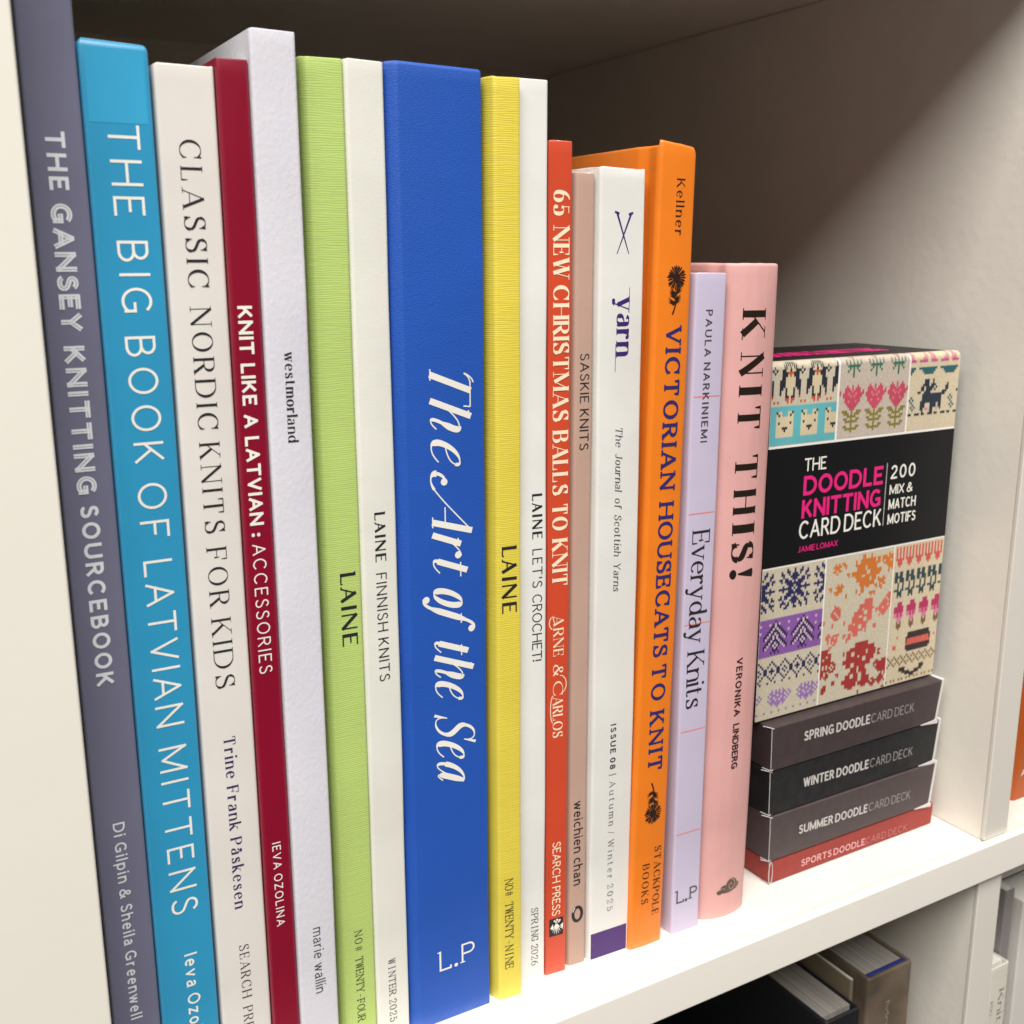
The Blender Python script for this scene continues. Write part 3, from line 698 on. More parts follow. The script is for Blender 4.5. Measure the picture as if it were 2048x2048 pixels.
# 10 crochet
b = make_book("white magazine with LAINE LET'S CROCHET! SPRING 2026, right of the yellow spine", [(.1542, .2634), (.1634, .2623)], 0.2739,
    mat('white_gloss_cover', srgb(228, 228, 224), 0.38, 'paper', bump=1.3, wear=.003), depth=.205, wob=1.3)
spine_text(b, 'title_lettering', 'masthead', [('LAINE', .1613, .1478)], .1587, .1619, INKK)
spine_text(b, 'title_lettering', 'sansthin', [("LET'S", .1447, .1330), ('CROCHET!', .1308, .1099)], .1587, .1619, INKK, W=.1, t=.1)
spine_text(b, 'issue_lettering', 'mono', [('SPRING 2026', .0270, .0065)], .1586, .1610, INKK)
# 11 red
b = make_book('narrow vermilion red book with 65 NEW CHRISTMAS BALLS TO KNIT in cream serif capitals', [(.1646, .2640), (.1721, .2632)], 0.2588,
    mat('vermilion_cover', srgb(206, 74, 44), 0.36, 'paper', coat=0.12, wear=.003, rub=.5), depth=.19)
CR = mat('ink_warm_cream', srgb(245, 226, 196), 0.5, 'flat')
spine_text(b, 'title_lettering', 'didonebold', [('65', .2459, .2390), ('NEW', .2365, .2216), ('CHRISTMAS', .2201, .1814), ('BALLS', .1790, .1596), ('TO', .1569, .1490), ('KNIT', .1467, .1320)], .1662, .1712, CR, W=.21)
spine_text(b, 'author_lettering', 'didone', [('A', .1228, .1192), ('RNE', .1188, .1097), ('&', .1070, .1033), ('C', .1015, .0970), ('ARLOS', .0966, .0829)], .1667, .1701, CR)
k = Ink()
k.ribbon([(.1672 + .0001, .1196), *[(.1669 - .0016 * math.sin(a) + .001 * 0, .1205 + .0022 * math.cos(a)) for a in [i * .35 for i in range(1, 9)]]], lambda s, dx, dy: .00028)
k.ribbon([(.1712 - .0022 * (1 - math.cos(a)), .1003 + .0030 * math.sin(a)) for a in [-1.3 + i * .26 for i in range(12)]], lambda s, dx, dy: .00028)
k.ribbon([(.1668 - .0009 * math.sin(a), .0925 + .0045 * math.cos(a)) for a in [i * .28 for i in range(12)]], lambda s, dx, dy: .00026)
raw_ink(b, 'author_lettering', k, CR)
spine_text(b, 'publisher_lettering', 'sans', [('SEARCH PRESS', .0472, .0210)], .1669, .1698, CR)
k = rect_ink([(.1660, .0137, .1709, .0200)]); raw_ink(b, 'publisher_mark', k, INKK)
k = Ink(); rr = random.Random(3)
for cx, cz, r_ in ((.1678, .0192, .00045), (.1687, .0194, .0005), (.1696, .0191, .00045), (.1683, .0186, .0004), (.1692, .0186, .0004)): k.disc(cx, cz, r_ * .8)
for i in range(7):
    a = math.radians(200 + i * 23); k.ribbon([(.1685, .0180), (.1685 + .0019 * math.cos(a), .0170 + .0030 * math.sin(a) * .9)], lambda s, dx, dy: .0004 * (1.25 - s))
k.poly([(.1662, .0168), (.1672, .0182), (.1674, .0160)]); k.poly([(.1708, .0180), (.1698, .0172), (.1707, .0155)])
raw_ink(b, 'publisher_mark', k, INKW, proud=.00019)
# 12 taupe
b = make_book('thin dusty taupe book lettered SASKIE KNITS, weichien chan in black', [(.1731, .2668), (.1741, .2644), (.1801, .2641)], 0.2508,
    mat('taupe_cover', srgb(188, 156, 140), 0.6, 'felt', bump=.4, spec=0.3, wear=.004), depth=.2)
spine_text(b, 'title_lettering', 'sansthin', [('SASKIE KNITS', .2006, .1724)], .1757, .1788, INKK, W=.105, t=.1)
spine_text(b, 'author_lettering', 'sans', [('weichien chan', .0588, .0292)], .1753, .1786, INKK)
k = Ink(); k.ribbon([(.1769 + .00165 * math.cos(a), .0185 + .0025 * math.sin(a)) for a in [i * 2 * math.pi / 28 for i in range(29)]], lambda s, dx, dy: .00105, 0, True)
raw_ink(b, 'publisher_mark', k, INKK)
k = Ink(); k.ribbon([(.1769 + .0018 * math.cos(a), .0187 + .0026 * math.sin(a)) for a in [2.1 + i * .09 for i in range(9)]], lambda s, dx, dy: .0003); raw_ink(b, 'publisher_mark', k, INKG, proud=.0001)
# 13 yarn
b = make_book('white magazine with crossed knitting needles and yarn in purple, purple band at its foot', [(.1804, .2668), (.1813, .2630), (.1966, .2624)], 0.2525,
    mat('journal_white_cover', srgb(225, 224, 219), 0.45, 'paper', bump=1.3, wear=.012, wearcol=(.6, .58, .54, 1)), depth=.205, wob=1.4, ragged=2.2)
k = Ink(); w1 = lambda s, dx, dy: .00056 * (1.15 - .75 * s)
k.ribbon([(.1870, .2400), (.1912, .2287)], w1); k.ribbon([(.1917, .2398), (.1871, .2287)], w1)
k.ribbon([(.1862, .2404), (.1877, .2399)], lambda s, dx, dy: .0006); k.ribbon([(.1909, .2397), (.1924, .2402)], lambda s, dx, dy: .0006)
raw_ink(b, 'needle_emblem', k, INKPLUM)
spine_text(b, 'title_lettering', 'didonebold', [('yarn', .2168, .1991)], .1874, .1935, INKPLUM, W=.2)
for q_ in ((.19165, .2140, .1918, .2192), (.1872, .1948, .18735, .2030)): raw_ink(b, 'hairline', rect_ink([q_]), INKPLUM)
spine_text(b, 'subtitle_lettering', 'italic', [('The Journal of Scottish Yarns', .1780, .1273)], .1877, .1902, mat('ink_slate', (0.09, 0.09, 0.1, 1), 0.5, 'flat'), track=1, space=.7)
spine_text(b, 'issue_lettering', 'sansbold', [('ISSUE 08', .0832, .0677)], .1878, .1899, mat('ink_charcoal', None), track=1)
spine_text(b, 'issue_lettering', 'roman', [('|', .0658, .0655), ('Autumn / Winter 2025', .0635, .0166)], .1878, .1901, INKGREY, track=1)
k = rect_ink([(.18165, .0004, .19655, .0098)]); raw_ink(b, 'foot_band', k, mat('purple_band', srgb(72, 40, 110), 0.45, 'paper'))
# 14 orange
OR = mat('orange_case_cover', srgb(234, 126, 30), 0.4, 'paper', bump=1.4, coat=0.1, rub=.5)
b = make_book('orange hardcover with VICTORIAN HOUSECATS TO KNIT in navy slab capitals and a black flower', [(.1957, .2622), (.1966, .2609), (.203, .2605), (.2088, .2607), (.2099, .2622)], 0.259,
    OR, depth=.2, lean=.0172, hard=True, t=.0018, joint=.0012, r=.0009, ragged=.6, wob=.8, h_fn=lambda x, h: (h if x < .1960 else h + .0014 - (x - .1966) * .12 - max(0, x - .2081) * 1.15) if x < .2097 else h - .0024)
INKN = mat('ink_indigo', srgb(44, 38, 104), 0.5, 'flat'); INKB = mat('ink_brown_black', srgb(40, 22, 18), 0.5, 'flat')
spine_text(b, 'author_lettering', 'roman', [('Kellner', .2502, .2342)], .2063, .2093, INKB, zm=.242, W=.13)
spine_text(b, 'title_lettering', 'slab', [('VICTORIAN', .2080, .1576), ('HOUSECATS', .1543, .1034), ('TO', .1008, .0886), ('KNIT', .0853, .0642)], .2004, .2062, INKN)
spine_text(b, 'publisher_lettering', 'didone', [('STACKPOLE', .0363, .0109)], .2046, .2074, INKB)
spine_text(b, 'publisher_lettering', 'didone', [('BOOKS', .0309, .0160)], .2000, .2027, INKB)
def flower(b, cx, cz, d, tip):
    k = Ink(); rr = random.Random(5)
    for i in range(26):
        a = 2 * math.pi * i / 26 + rr.uniform(-.05, .05); R_ = .0034 * rr.uniform(.92, 1.06)
        p0 = (cx + .0010 * math.cos(a), cz + .0012 * math.sin(a)); p1 = (cx + R_ * math.cos(a), cz + R_ * 1.08 * math.sin(a))
        k.ribbon([p0, ((p0[0]+p1[0])/2, (p0[1]+p1[1])/2), ((p0[0]+3*p1[0])/4, (p0[1]+3*p1[1])/4), p1], lambda s, dx, dy: .00018 + .00042 * math.sin(math.pi * min(1, s * 1.02)) * (0.4 + s))
    k.disc(cx, cz, .0013, .0014)
    sx, sz = cx + .0002, cz - d * .0030
    pts = [(sx + (tip[0] - sx) * s + .0006 * math.sin(s * 3.1), sz + (tip[1] - sz) * s) for s in [i / 8 for i in range(9)]]
    k.ribbon(pts, lambda s, dx, dy: .00028 + .00028 * s)
    for s, sd in ((.12, 1), (.3, -1), (.42, 1), (.55, -1), (.2, -1), (.5, 1)):
        x = sx + (tip[0] - sx) * s; z = sz + (tip[1] - sz) * s
        for j in range(3):
            k.ribbon([(x, z - d * .0003 * j), (x + sd * .0011, z + d * (.0006 - .0004 * j)), (x + sd * .0022, z + d * (.0016 - .0007 * j))], lambda s_, dx, dy: .00055 * (1.1 - s_))
    return k
raw_ink(b, 'flower_emblem', flower(b, .2073 - .0172 * .222, .2219, 1, (.2060 - .0172 * .211, .2112)), INKB)
raw_ink(b, 'flower_emblem', flower(b, .2041 - .0172 * .0488, .0488, -1, (.2032 - .0172 * .06, .0599)), INKB)
# 15 lilac
b = make_book('lilac book with Everyday Knits in black serif and thin coral lines across the spine', [(.2134, .2645), (.2138, .2611), (.2255, .2608)], 0.2231,
    mat('lilac_cover', srgb(198, 189, 212), 0.42, 'paper', wear=.002), depth=.19, lean=.006)
spine_text(b, 'author_lettering', 'sansmed', [('PAULA NARKINIEMI', .2122, .1714)], .2190, .2216, mat('ink_charcoal', None), zm=.19, track=1)
spine_text(b, 'title_lettering', 'roman', [('Everyday Knits', .1433, .0825)], .2162, .2232, INKK, zm=0, W=.12, t=.045)
CO = mat('ink_coral', srgb(240, 140, 130), 0.5, 'flat')
for z in (.1856, .1485, .1116, .0745, .0372): raw_ink(b, 'coral_line', rect_ink([(.2136, z, .2254, z + .00036)]), CO)
lp_mark(b, .2154, .2187, .2196, .2210, .2241, .0112, .0162, mat('ink_slate', None))
# 16 pink
b = make_book('pale pink rounded-spine hardcover with KNIT THIS! in dark foil', [(.2272, .2636), (.2292, .2618), (.2325, .2605), (.2370, .2598), (.2415, .2601), (.2455, .2612), (.2476, .2626), (.2482, .2642)], 0.2258,
    mat('pink_case_cover', srgb(216, 164, 160), 0.5, 'felt', bump=.5, spec=0.35, mottle=.07, rub=.3), depth=.19, lean=.0085, hard=True, t=.0018, joint=.0010, r=.0012, ragged=.5)
FOIL = mat('dark_foil', (0.085, 0.062, 0.045, 1), 0.22, 'flat', metal=0.85, bump=3)
spine_text(b, 'title_lettering', 'foil', [('K', .2123, .2025), ('N', .1987, .1908), ('I', .1883, .1846), ('T', .1816, .1742), ('T', .1659, .1580), ('H', .1547, .1462), ('I', .1437, .1394), ('S', .1372, .1302), ('!', .1280, .1247)], .2334, .2424, FOIL, zm=.165)
spine_text(b, 'author_lettering', 'sansbold', [('VERONIKA', .0970, .0760), ('LINDBERG', .0733, .0568)], .2361, .2388, mat('ink_brown_black', None), track=1)
k = Ink()
for cx, cz, rx, rz in ((.2393, .0121, .0025, .0023), (.2417, .0112, .0014, .0012), (.2408, .0108, .0018, .0012), (.2363, .0108, .0019, .0016), (.2343, .0099, .0012, .0009), (.2378, .0099, .0028, .0008)): k.disc(cx, cz, rx, rz, 20)
raw_ink(b, 'publisher_mark', k, mat('dull_bronze_foil', (0.16, 0.12, 0.09, 1), 0.35, 'flat', metal=0.7))
k = Ink(); k.ribbon([(.2390 + (.0003 + .00022 * a) * math.cos(a), .0119 + (.0003 + .00026 * a) * math.sin(a)) for a in [i * .35 for i in range(24)]], lambda s, dx, dy: .00022)
k.ribbon([(.2352 + .0011 * math.cos(a), .0103 + .0010 * math.sin(a)) for a in [.4 + i * .2 for i in range(12)]], lambda s, dx, dy: .00016)
raw_ink(b, 'publisher_mark', k, mat('pink_case_cover', None), proud=.0002)
# ------------------------------------------------------------------ card deck cartons and the boxed deck on top of them
def prism(name, pts, y0, y1, m, parent, off):
    """polygon in x,z pushed from y0 back to y1"""
    n = len(pts); V = [(x - off[0], y0 - off[1], z - off[2]) for x, z in pts] + [(x - off[0], y1 - off[1], z - off[2]) for x, z in pts]
    F = [tuple(range(n))[::-1], tuple(range(n, 2 * n))] + [((i, (i + 1) % n, n + (i + 1) % n, n + i)) for i in range(n)]
    me = mesh(name, V, F)
    bm = bmesh.new(); bm.from_mesh(me); bmesh.ops.recalc_face_normals(bm, faces=bm.faces[:]); bm.to_mesh(me); bm.free()
    return link(name, me, m, parent)

def ribbon3(name, pts, w, m, parent, off, n=6):
    """thin round bead of bare board along a 3D polyline"""
    V = []; F = []
    P = [Vector(p) - Vector(off) for p in pts]
    for i, p in enumerate(P):
        d = (P[min(i+1, len(P)-1)] - P[max(i-1, 0)]).normalized()
        a = d.cross(Vector((0.3, 1, 0.2))).normalized(); b_ = d.cross(a)
        for k in range(n):
            t_ = 2 * math.pi * k / n; V.append(tuple(p + a * w / 2 * math.cos(t_) + b_ * w / 2 * math.sin(t_)))
    for i in range(len(P) - 1):
        for k in range(n):
            F.append((i*n+k, i*n+(k+1) % n, (i+1)*n+(k+1) % n, (i+1)*n+k))
    return link(name, mesh(name, V, F, True), m, parent)

def front_ink(parent, off, name, items, y, m, proud=.0001):
    """upright lettering on a plane facing the viewer: items (ink, x0, x1, z0, z1, tilt)"""
    V = []; F = []
    for ink, x0, x1, z0, z1, tilt in items:
        sc = (x1 - x0) / (ink.x1 - ink.x0)
        for q in ink.Q:
            idx = []
            for p in q[:4]:
                if p is None: continue
                x = x0 + (p[0] - ink.x0) * sc; z = z0 + p[1] * (z1 - z0) + (x - x0) * tilt
                idx.append(len(V)); V.append((x - off[0], y - proud - (q[4] % 40) * 0.0000022 - off[1], z - off[2]))
            F.append(idx)
    me = mesh(name, V, F)
    bm = bmesh.new(); bm.from_mesh(me)
    for f in bm.faces:
        f.normal_update()
        if f.normal.y > 0: f.normal_flip()
    bm.to_mesh(me); bm.free()
    return link(name, me, m, parent)

RAW = mat('bare_card_edge', (0.62, 0.60, 0.58, 1), 0.6, 'paper', bump=2)
INKD = mat('ink_soft_white', srgb(205, 200, 195), 0.4, 'flat'); INKT = mat('ink_dim_grey', srgb(160, 152, 152), 0.4, 'flat')
YD = .267
def deck(label, word, xl0, xl1, xr1, xr0, z0, z1, col, yd, inkz, x_t, ink1, ink2, flaps=True, slope=0.0, yback=.335):
    """front face corners: (xl0,z0) bottom left, (xl1,z1) top left, (xr1,z1) top right, (xr0,z0) bottom right"""
    off = ((xl0 + xr0) / 2, yd, z0)
    root = thing('card_deck_carton', label, 'card box', off, 'stacked cartons of cards')
    m = mat('carton_' + col[0], col[1], 0.42, 'paper', spec=0.28, bump=1.2, rub=.3)
    xb = .0030
    # carton: front, left side, right side, top, bottom as one folded card body with soft edges
    bm = bmesh.new()
    pts = [(xl0, yd, z0), (xr0, yd, z0), (xr1, yd, z1), (xl1, yd, z1)]
    fr = [bm.verts.new(Vector(p) - Vector(off)) for p in pts]
    bk = [bm.verts.new(Vector((p[0] + (.0005 if i in (1, 2) else -.001), yback, p[2])) - Vector(off)) for i, p in enumerate(pts)]
    bm.faces.new(fr); bm.faces.new(bk[::-1])
    for i in range(4): bm.faces.new((fr[(i+1) % 4], fr[i], bk[i], bk[(i+1) % 4]))
    bmesh.ops.recalc_face_normals(bm, faces=bm.faces[:])
    bmesh.ops.bevel(bm, geom=bm.edges[:], offset=.0005, segments=3, profile=.5, affect='EDGES')
    me = bpy.data.meshes.new('carton_body'); bm.to_mesh(me); bm.free(); me.polygons.foreach_set('use_smooth', [True] * len(me.polygons)); me['soft'] = 1
    link('carton_body', me, m, root)
    # scuffed white fold at the near left corner
    ribbon3('worn_fold', [(xl1 + .0001, yd + .0001, z1 - .0003), (xl1 * .6 + xl0 * .4 - .0001, yd - .00005, z1 * .6 + z0 * .4), (xl0 - .0001, yd + .0001, z0 + .0004)], .00026, RAW, root, off)
    ribbon3('worn_fold', [(xl0 + .0008, yd - .0001, z0 + .0006), (xl0, yd, z0 + .0003), (xl0 - .0006, yd + .004, z0 + .0002)], .00028, RAW, root, off)
    ribbon3('worn_fold', [(xl1 + .0009, yd - .0001, z1 - .0004), (xl1 - .0002, yd + .0002, z1 + .0001), (xl1 - .0016, yd + .003, z1 + .0001)], .0003, RAW, root, off)
    if flaps:
        prism('open_flap', [(xr0 + .00005, z0 - .0002), (xr0 + .0017, z0 + .0012), (xr1 + .0016, z1 + .0001), (xr1 + .0001, z1)], yd + .0004, yback, RAW, root, off)
        prism('open_flap', [(xr0 - .0085, z0 + .0001), (xr0 + .0012, z0 - .0010), (xr0 + .0014, z0 + .0004), (xr0 + .0001, z0 + .0008)], yd - .0003, yd + .006, RAW, root, off)
    za, zb, tl = inkz
    if word:
        w1 = word + ' DOODLE'
        i1 = fit(w1, 'sansbold', (x_t[1] - x_t[0]) / (zb - za), space=.22, W=.19, t=.17); i2 = fit('CARD DECK', 'sansthin', (x_t[3] - x_t[2]) / (zb - za), space=.22, W=.1, t=.1)
        front_ink(root, off, 'title_lettering', [(i1, x_t[0], x_t[1], za, zb, tl)], yd, ink1)
        front_ink(root, off, 'title_lettering', [(i2, x_t[2], x_t[3], za + (x_t[2] - x_t[0]) * tl, zb + (x_t[2] - x_t[0]) * tl, tl)], yd, ink2)
    return root
RI = mat('ink_rose_white', srgb(225, 165, 165), .4, 'flat'); RI2 = mat('ink_rose', srgb(200, 122, 118), .4, 'flat')
deck('thin red carton reading SPORTS DOODLE CARD DECK at the bottom of the carton stack', 'SPORTS', .2644, .2640, .3540, .3536, .0002, .0094, ('red', srgb(146, 44, 36)), .2670, (.0027, .0056, -.022), (.2804, .3145, .3150, .3387), RI, RI2, flaps=False)
deck('dark brown-grey carton reading SUMMER DOODLE CARD DECK, resting on the red one', 'SUMMER', .2634, .2630, .3525, .3502, .0098, .0280, ('umber', srgb(72, 60, 61)), .2666, (.0172, .0208, -.024), (.2777, .3141, .3149, .3385), INKD, INKT)
deck('black carton reading WINTER DOODLE CARD DECK, third up in the stack', 'WINTER', .2626, .2620, .3530, .3510, .0284, .0462, ('black', srgb(17, 18, 20)), .2670, (.0358, .0396, -.024), (.2789, .3133, .3141, .3382), INKD, INKT)
deck('brown-grey carton reading SPRING DOODLE CARD DECK, topmost in the stack under the picture box', 'SPRING', .2618, .2612, .3520, .3494, .0466, .0636, ('brown', srgb(60, 48, 49)), .2664, (.0550, .0588, -.022), (.2773, .3115, .3122, .3361), INKD, INKT)
for o in list(COL.objects):
    if o.get('label', '').startswith('thin red carton'):
        k = [(.2644 + .0009 * math.sin(a) + .0001, .2666, .0048 + .0046 * math.cos(a)) for a in [i * math.pi / 10 for i in range(21)]]
        ribbon3('open_corner', k, .0003, RAW, o, tuple(o.location))

# the boxed deck
BY = .2717; bz0, bz1 = .0641, .1934; bx0, bx1 = .2575, .3523
off = ((bx0 + bx1) / 2, BY, bz0)
kbox = thing('knitting_card_box', 'tall box patterned with knitted motifs, black band reads THE DOODLE KNITTING CARD DECK', 'card box', off)
R_ = .0022
me = box_mesh('box_body', (bx0 - off[0], 0, 0), (bx1 - off[0], .052, bz1 - bz0), R_, 6)
link('box_body', me, mat('box_black_card', srgb(24, 24, 26), 0.45, 'paper', spec=.3), kbox)
def wrap(z, d):
    """front surface of the box, curling back over its rounded top edge"""
    zt = bz1 - R_
    if z <= zt: return (BY - d, z)
    a = min((z - zt) / R_, math.pi / 2 + .6)
    if a <= math.pi / 2: return (BY + R_ - (R_ + d) * math.cos(a), zt + (R_ + d) * math.sin(a))
    return (BY + R_ + (a - math.pi / 2) * R_, bz1 + d)
def panel(name, rects, m, d):
    V = []; F = []
    for (x0, z0, x1, z1) in rects:
        n = max(1, int((z1 - z0) / .0006)) if z1 > bz1 - R_ - .001 else 1
        for j in range(n + 1):
            y, z = wrap(z0 + (z1 - z0) * j / n, d)
            V += [(x0 - off[0], y - off[1], z - off[2]), (x1 - off[0], y - off[1], z - off[2])]
            if j: k = len(V); F.append((k-4, k-3, k-1, k-2))
    return link(name, mesh(name, V, F), m, kbox)
WHT = mat('print_white', srgb(238, 234, 228), .4, 'paper')
ZT = bz1 + .0028
panel('white_border', [(bx0 + .0002, .1640, bx1 - .0002, ZT - .001), (bx0 + .0002, bz0 + .0006, bx1 - .0002, .1220)], WHT, .00006)
# knitted swatches: every coloured stitch is a small V of two slanted quads
PAL = {'K': srgb(28, 32, 48), 'O': srgb(190, 80, 48), 'T': srgb(92, 172, 180), 'W': srgb(205, 190, 155), 'g': srgb(48, 105, 82), 'P': srgb(190, 72, 92), 'p': srgb(214, 120, 138),
       'o': srgb(128, 118, 42), 'm': srgb(192, 84, 130), 'B': srgb(40, 92, 100), 'D': srgb(30, 44, 60), 'N': srgb(34, 34, 84), 'V': srgb(132, 84, 158), 'v': srgb(150, 112, 176), 'k': srgb(50, 30, 66), 'w': srgb(200, 180, 200),
       'A': srgb(200, 112, 44), 'C': srgb(204, 98, 84), 'R': srgb(158, 48, 44), 'c': srgb(200, 84, 78), 'G': srgb(44, 66, 70), 'I': srgb(176, 46, 92), 'i': srgb(208, 122, 152), 'n': srgb(120, 88, 52), 'h': srgb(52, 40, 36)}
YARN = {k: mat('yarn_' + {'K':'ink','O':'rust','T':'teal','W':'cream','g':'fir','P':'rose','p':'pink','o':'olive','m':'magenta','B':'petrol','D':'midnight','N':'navy','V':'violet','v':'lavender','k':'aubergine','w':'mist','A':'amber','C':'coral','R':'brick','c':'salmon','G':'slate','I':'cerise','i':'blush','n':'tan','h':'cocoa'}[k], v, .7, 'flat', mottle=.12) for k, v in PAL.items()}
ST = .00088
def grid(w, h): return [['.'] * w for _ in range(h)]
def stamp(g_, art, x, y):
    rows = art.strip('\n').split('\n')
    for j, r in enumerate(rows):
        for i, c in enumerate(r.strip()):
            if c != '.' and 0 <= y + j < len(g_) and 0 <= x + i < len(g_[0]): g_[y + j][x + i] = c if c != '_' else '.'
def up(art, w, h):
    rows = [r.strip() for r in art.strip('\n').split('\n')]; W0 = max(len(r) for r in rows); H0 = len(rows)
    rows = [r.ljust(W0, '.') for r in rows]
    return '\n'.join(''.join(rows[int(j * H0 / h)][int(i * W0 / w)] for i in range(w)) for j in range(h))
def tile(g_, art, y, step, x0=0):
    for x in range(x0 - step * 2, len(g_[0]) + step, step): stamp(g_, art, x, y)
def band(g_, c, y0, y1):
    for j in range(y0, y1):
        for i in range(len(g_[0])): g_[j][i] = c
PENG = """
...KKKKK...
..KKKKKKK..
..KKWKWKK..
.KKWWKWWKK.
.KKKOOOKKK.
.KKKWOWKKK.
.KKWWWWWKK.
KKKWWWWWKKK
KKKWWWWWKKK
KKKWWWWWKKK
KK.KWWWK.KK
K..KWWWK..K
K..KWWWK..K
...KKWKK...
...OO.OO...
"""
DIAM = """
.K.
K.K
.K.
"""
BEAR = """
KWW...WWK
WKW...WKW
WWWWWWWWW
WWWWWWWWW
WKWWWWWKW
WWWWWWWWW
WWWKKKWWW
WWWWKWWWW
WWWWWWWWW
WWWWWWWWW
"""
TULIP = """
..P..P..P..
.PPP.P.PPP.
.PPPPpPPPP.
PPPpPPPpPPP
PPPPpPpPPPP
.PPPPPPPPP.
.PPpPPPpPP.
..PPPPPPP..
...PPPPP...
....PPP....
ooo..o..ooo
.ooo.o.ooo.
...ooooo...
.oo..o..oo.
..ooooooo..
.....o.....
.oo..o..oo.
..ooooooo..
.....o.....
"""
SPRIG = """
...PPP...
....g....
g.g.g.g.g
g.g.g.g.g
.gggggg..
..g.g.g..
.g..g..g.
....g....
....g....
"""
BOAT = """
...m.mm..
..mm.mmm.
.mmm.mmm.
mmmm.mmmm
.........
BBBBBBBBB
.BBBBBBB.
..BBBBB..
"""
DEER = """
...DD..D........
..DDD.DD......D.
.DD.DDD......DD.
D..DDD......DD..
..DDDDDDDDDDD...
..DDDDDDDDDD....
.DDDDDDDDDDD....
.DDD..DDD.DD....
.DD.i.DD.i.D....
..D...DD........
"""
FLAKE = """
....N...N...N....
.N..NN..N..NN..N.
.NN..N.NNN.N..NN.
..N...NNNNN...N..
NN.NN..NNN..NN.NN
.N.NNNN.N.NNNN.N.
....NNNNNNNNN....
..N..NNN.NNN..N..
NNNNNNN.N.NNNNNNN
..N..NNN.NNN..N..
....NNNNNNNNN....
.N.NNNN.N.NNNN.N.
NN.NN..NNN..NN.NN
..N...NNNNN...N..
.NN..N.NNN.N..NN.
.N..NN..N..NN..N.
....N...N...N....
"""
TREE = """
.......k.......
......kwk......
.....kkwkk.....
....kkwkwkk....
...kkwkkkwkk...
..kkwkkwkkwkk..
.kkw.kwkwk.wkk.
.kw.kkwkwkk.wk.
...kkwkkkwkk...
..kkwkkwkkwkk..
.kkw.kwkwk.wkk.
.kw...kwk...wk.
......kkk......
.....k.k.k.....
"""
DIA2 = """
N......N......
.N....N.N....N
..N..N...N..N.
N..NN..N..NN..
.N.NN.NNN.NN.N
N..NN..N..NN..
..N..N...N..N.
.N....N.N....N
N......N......
"""
VFLO = """
..v.v.v.v..
.vv.vvv.vv.
v.vvv.vvv.v
.vv.vvv.vv.
v.vv.v.vv.v
.vvvvvvvvv.
..v.vvv.v..
.....v.....
"""
MAPLE = """
....A..A....
.A.AAAAAA.A.
.AAAAAAAAAA.
..AAA.AAAA..
AAAAAA.AAAAA
.AAA.AAAAAA.
..AAAAA.AA..
...AAAAAA...
....A.A.....
....A.......
...A........
"""
LEAF = """
......CCC.
....CCCCC.
...CC.CCCC
..CCCC.CC.
.CCC.CCCC.
.CCCCC.CC.
CC.CCCCC..
CCCC.CC...
.CCCCC....
C.CC......
C.........
"""
SHROOM = """
....RRRRR...
..RRRRRRRRR.
.RR.RRRR.RRR
.RRRR.RRRRRR
RRRRRRR.RRR.
.RR.RRRRRR..
...RR.RR....
..RRR.RRR...
.RR.RR.RR...
RRRRRR.RRR..
.RRRR.RRRR..
..RR...RR...
"""
SPOT = """
.X.
X.X
.X.
"""
COMB = """
c.c.c
c.c.c
c.c.c
ccccc
.ccc.
..c..
"""
CACT = """
G.GG.
GGGG.
G.GGG
.G..G
.G..G
GG.GG
.GGG.
.G.G.
"""
ICE = """
.III.
IIIII
IIIII
iIiIi
.iii.
.n.n.
.nnn.
..n..
"""
DOG = """
..hhhhhhhhhhhh..
.hhhhhhhhhhhhhh.
.hCcCCcCCcCCcCh.
.CcCCcCCcCCcCCC.
.hhhhhhhhhhhhhh.
..hhhhhhhhhhhh..
"""
ZIG = """
n...n...
.n.n.n.n
..n...n.
.n.n.n.n
n...n...
"""
STACHE = """
hh......hh
.hhh..hhh.
..hhhhhh..
....hh....
"""
def swatch(name, x0, z0, x1, z1, base, g_, seedv=1, bgst=None):
    """g_ rows run downwards from z1"""
    m0 = mat('knit_ground_' + base[0], base[1], .75, 'knit', mottle=.13, bump=2)
    panel(name, [(x0, z0, x1, z1)], m0, .00010)
    rows = len(g_); cols = len(g_[0]); V = []; F = []; MI = []; names = []
    sx = (x1 - x0) / cols; sz = (z1 - z0) / rows
    for j in range(rows):
        for i in range(cols):
            c = g_[j][i]
            if c == '.' or c not in YARN: continue
            if c not in names: names.append(c)
            xa = x0 + i * sx; za = z1 - (j + 1) * sz
            for s_ in (0, 1):
                xo, xi = (xa, xa + sx * .5) if s_ == 0 else (xa + sx, xa + sx * .5)
                q = [(xo, za + sz * .42), (xi, za - sz * .12), (xi, za + sz * .88), (xo, za + sz * 1.42)]
                idx = []
                for (x, z) in q:
                    z = max(z0, min(z1, z)); y, zz = wrap(z, .00013); idx.append(len(V)); V.append((x - off[0], y - off[1], zz - off[2]))
                F.append(idx if s_ == 0 else idx[::-1]); MI.append(names.index(c))
    o = link('knit_stitches', mesh('knit_stitches', V, F, False, MI), [YARN[c] for c in names], kbox)
    o['kind'] = 'stuff'
CREAM = ('cream', srgb(196, 186, 164)); ROSY = ('rose_cream', srgb(190, 176, 162)); SAND = ('sand', srgb(202, 188, 160))
def mk(x0, x1, z0, z1): return grid(round((x1 - x0) / ST), round((z1 - z0) / ST))
xs = (bx0 + .0003, .2886, .2896, .3245, .3254, bx1 - .0003)
zt0, zt1 = .1650, ZT
A = mk(xs[0], xs[1], zt0, zt1); H_ = len(A)
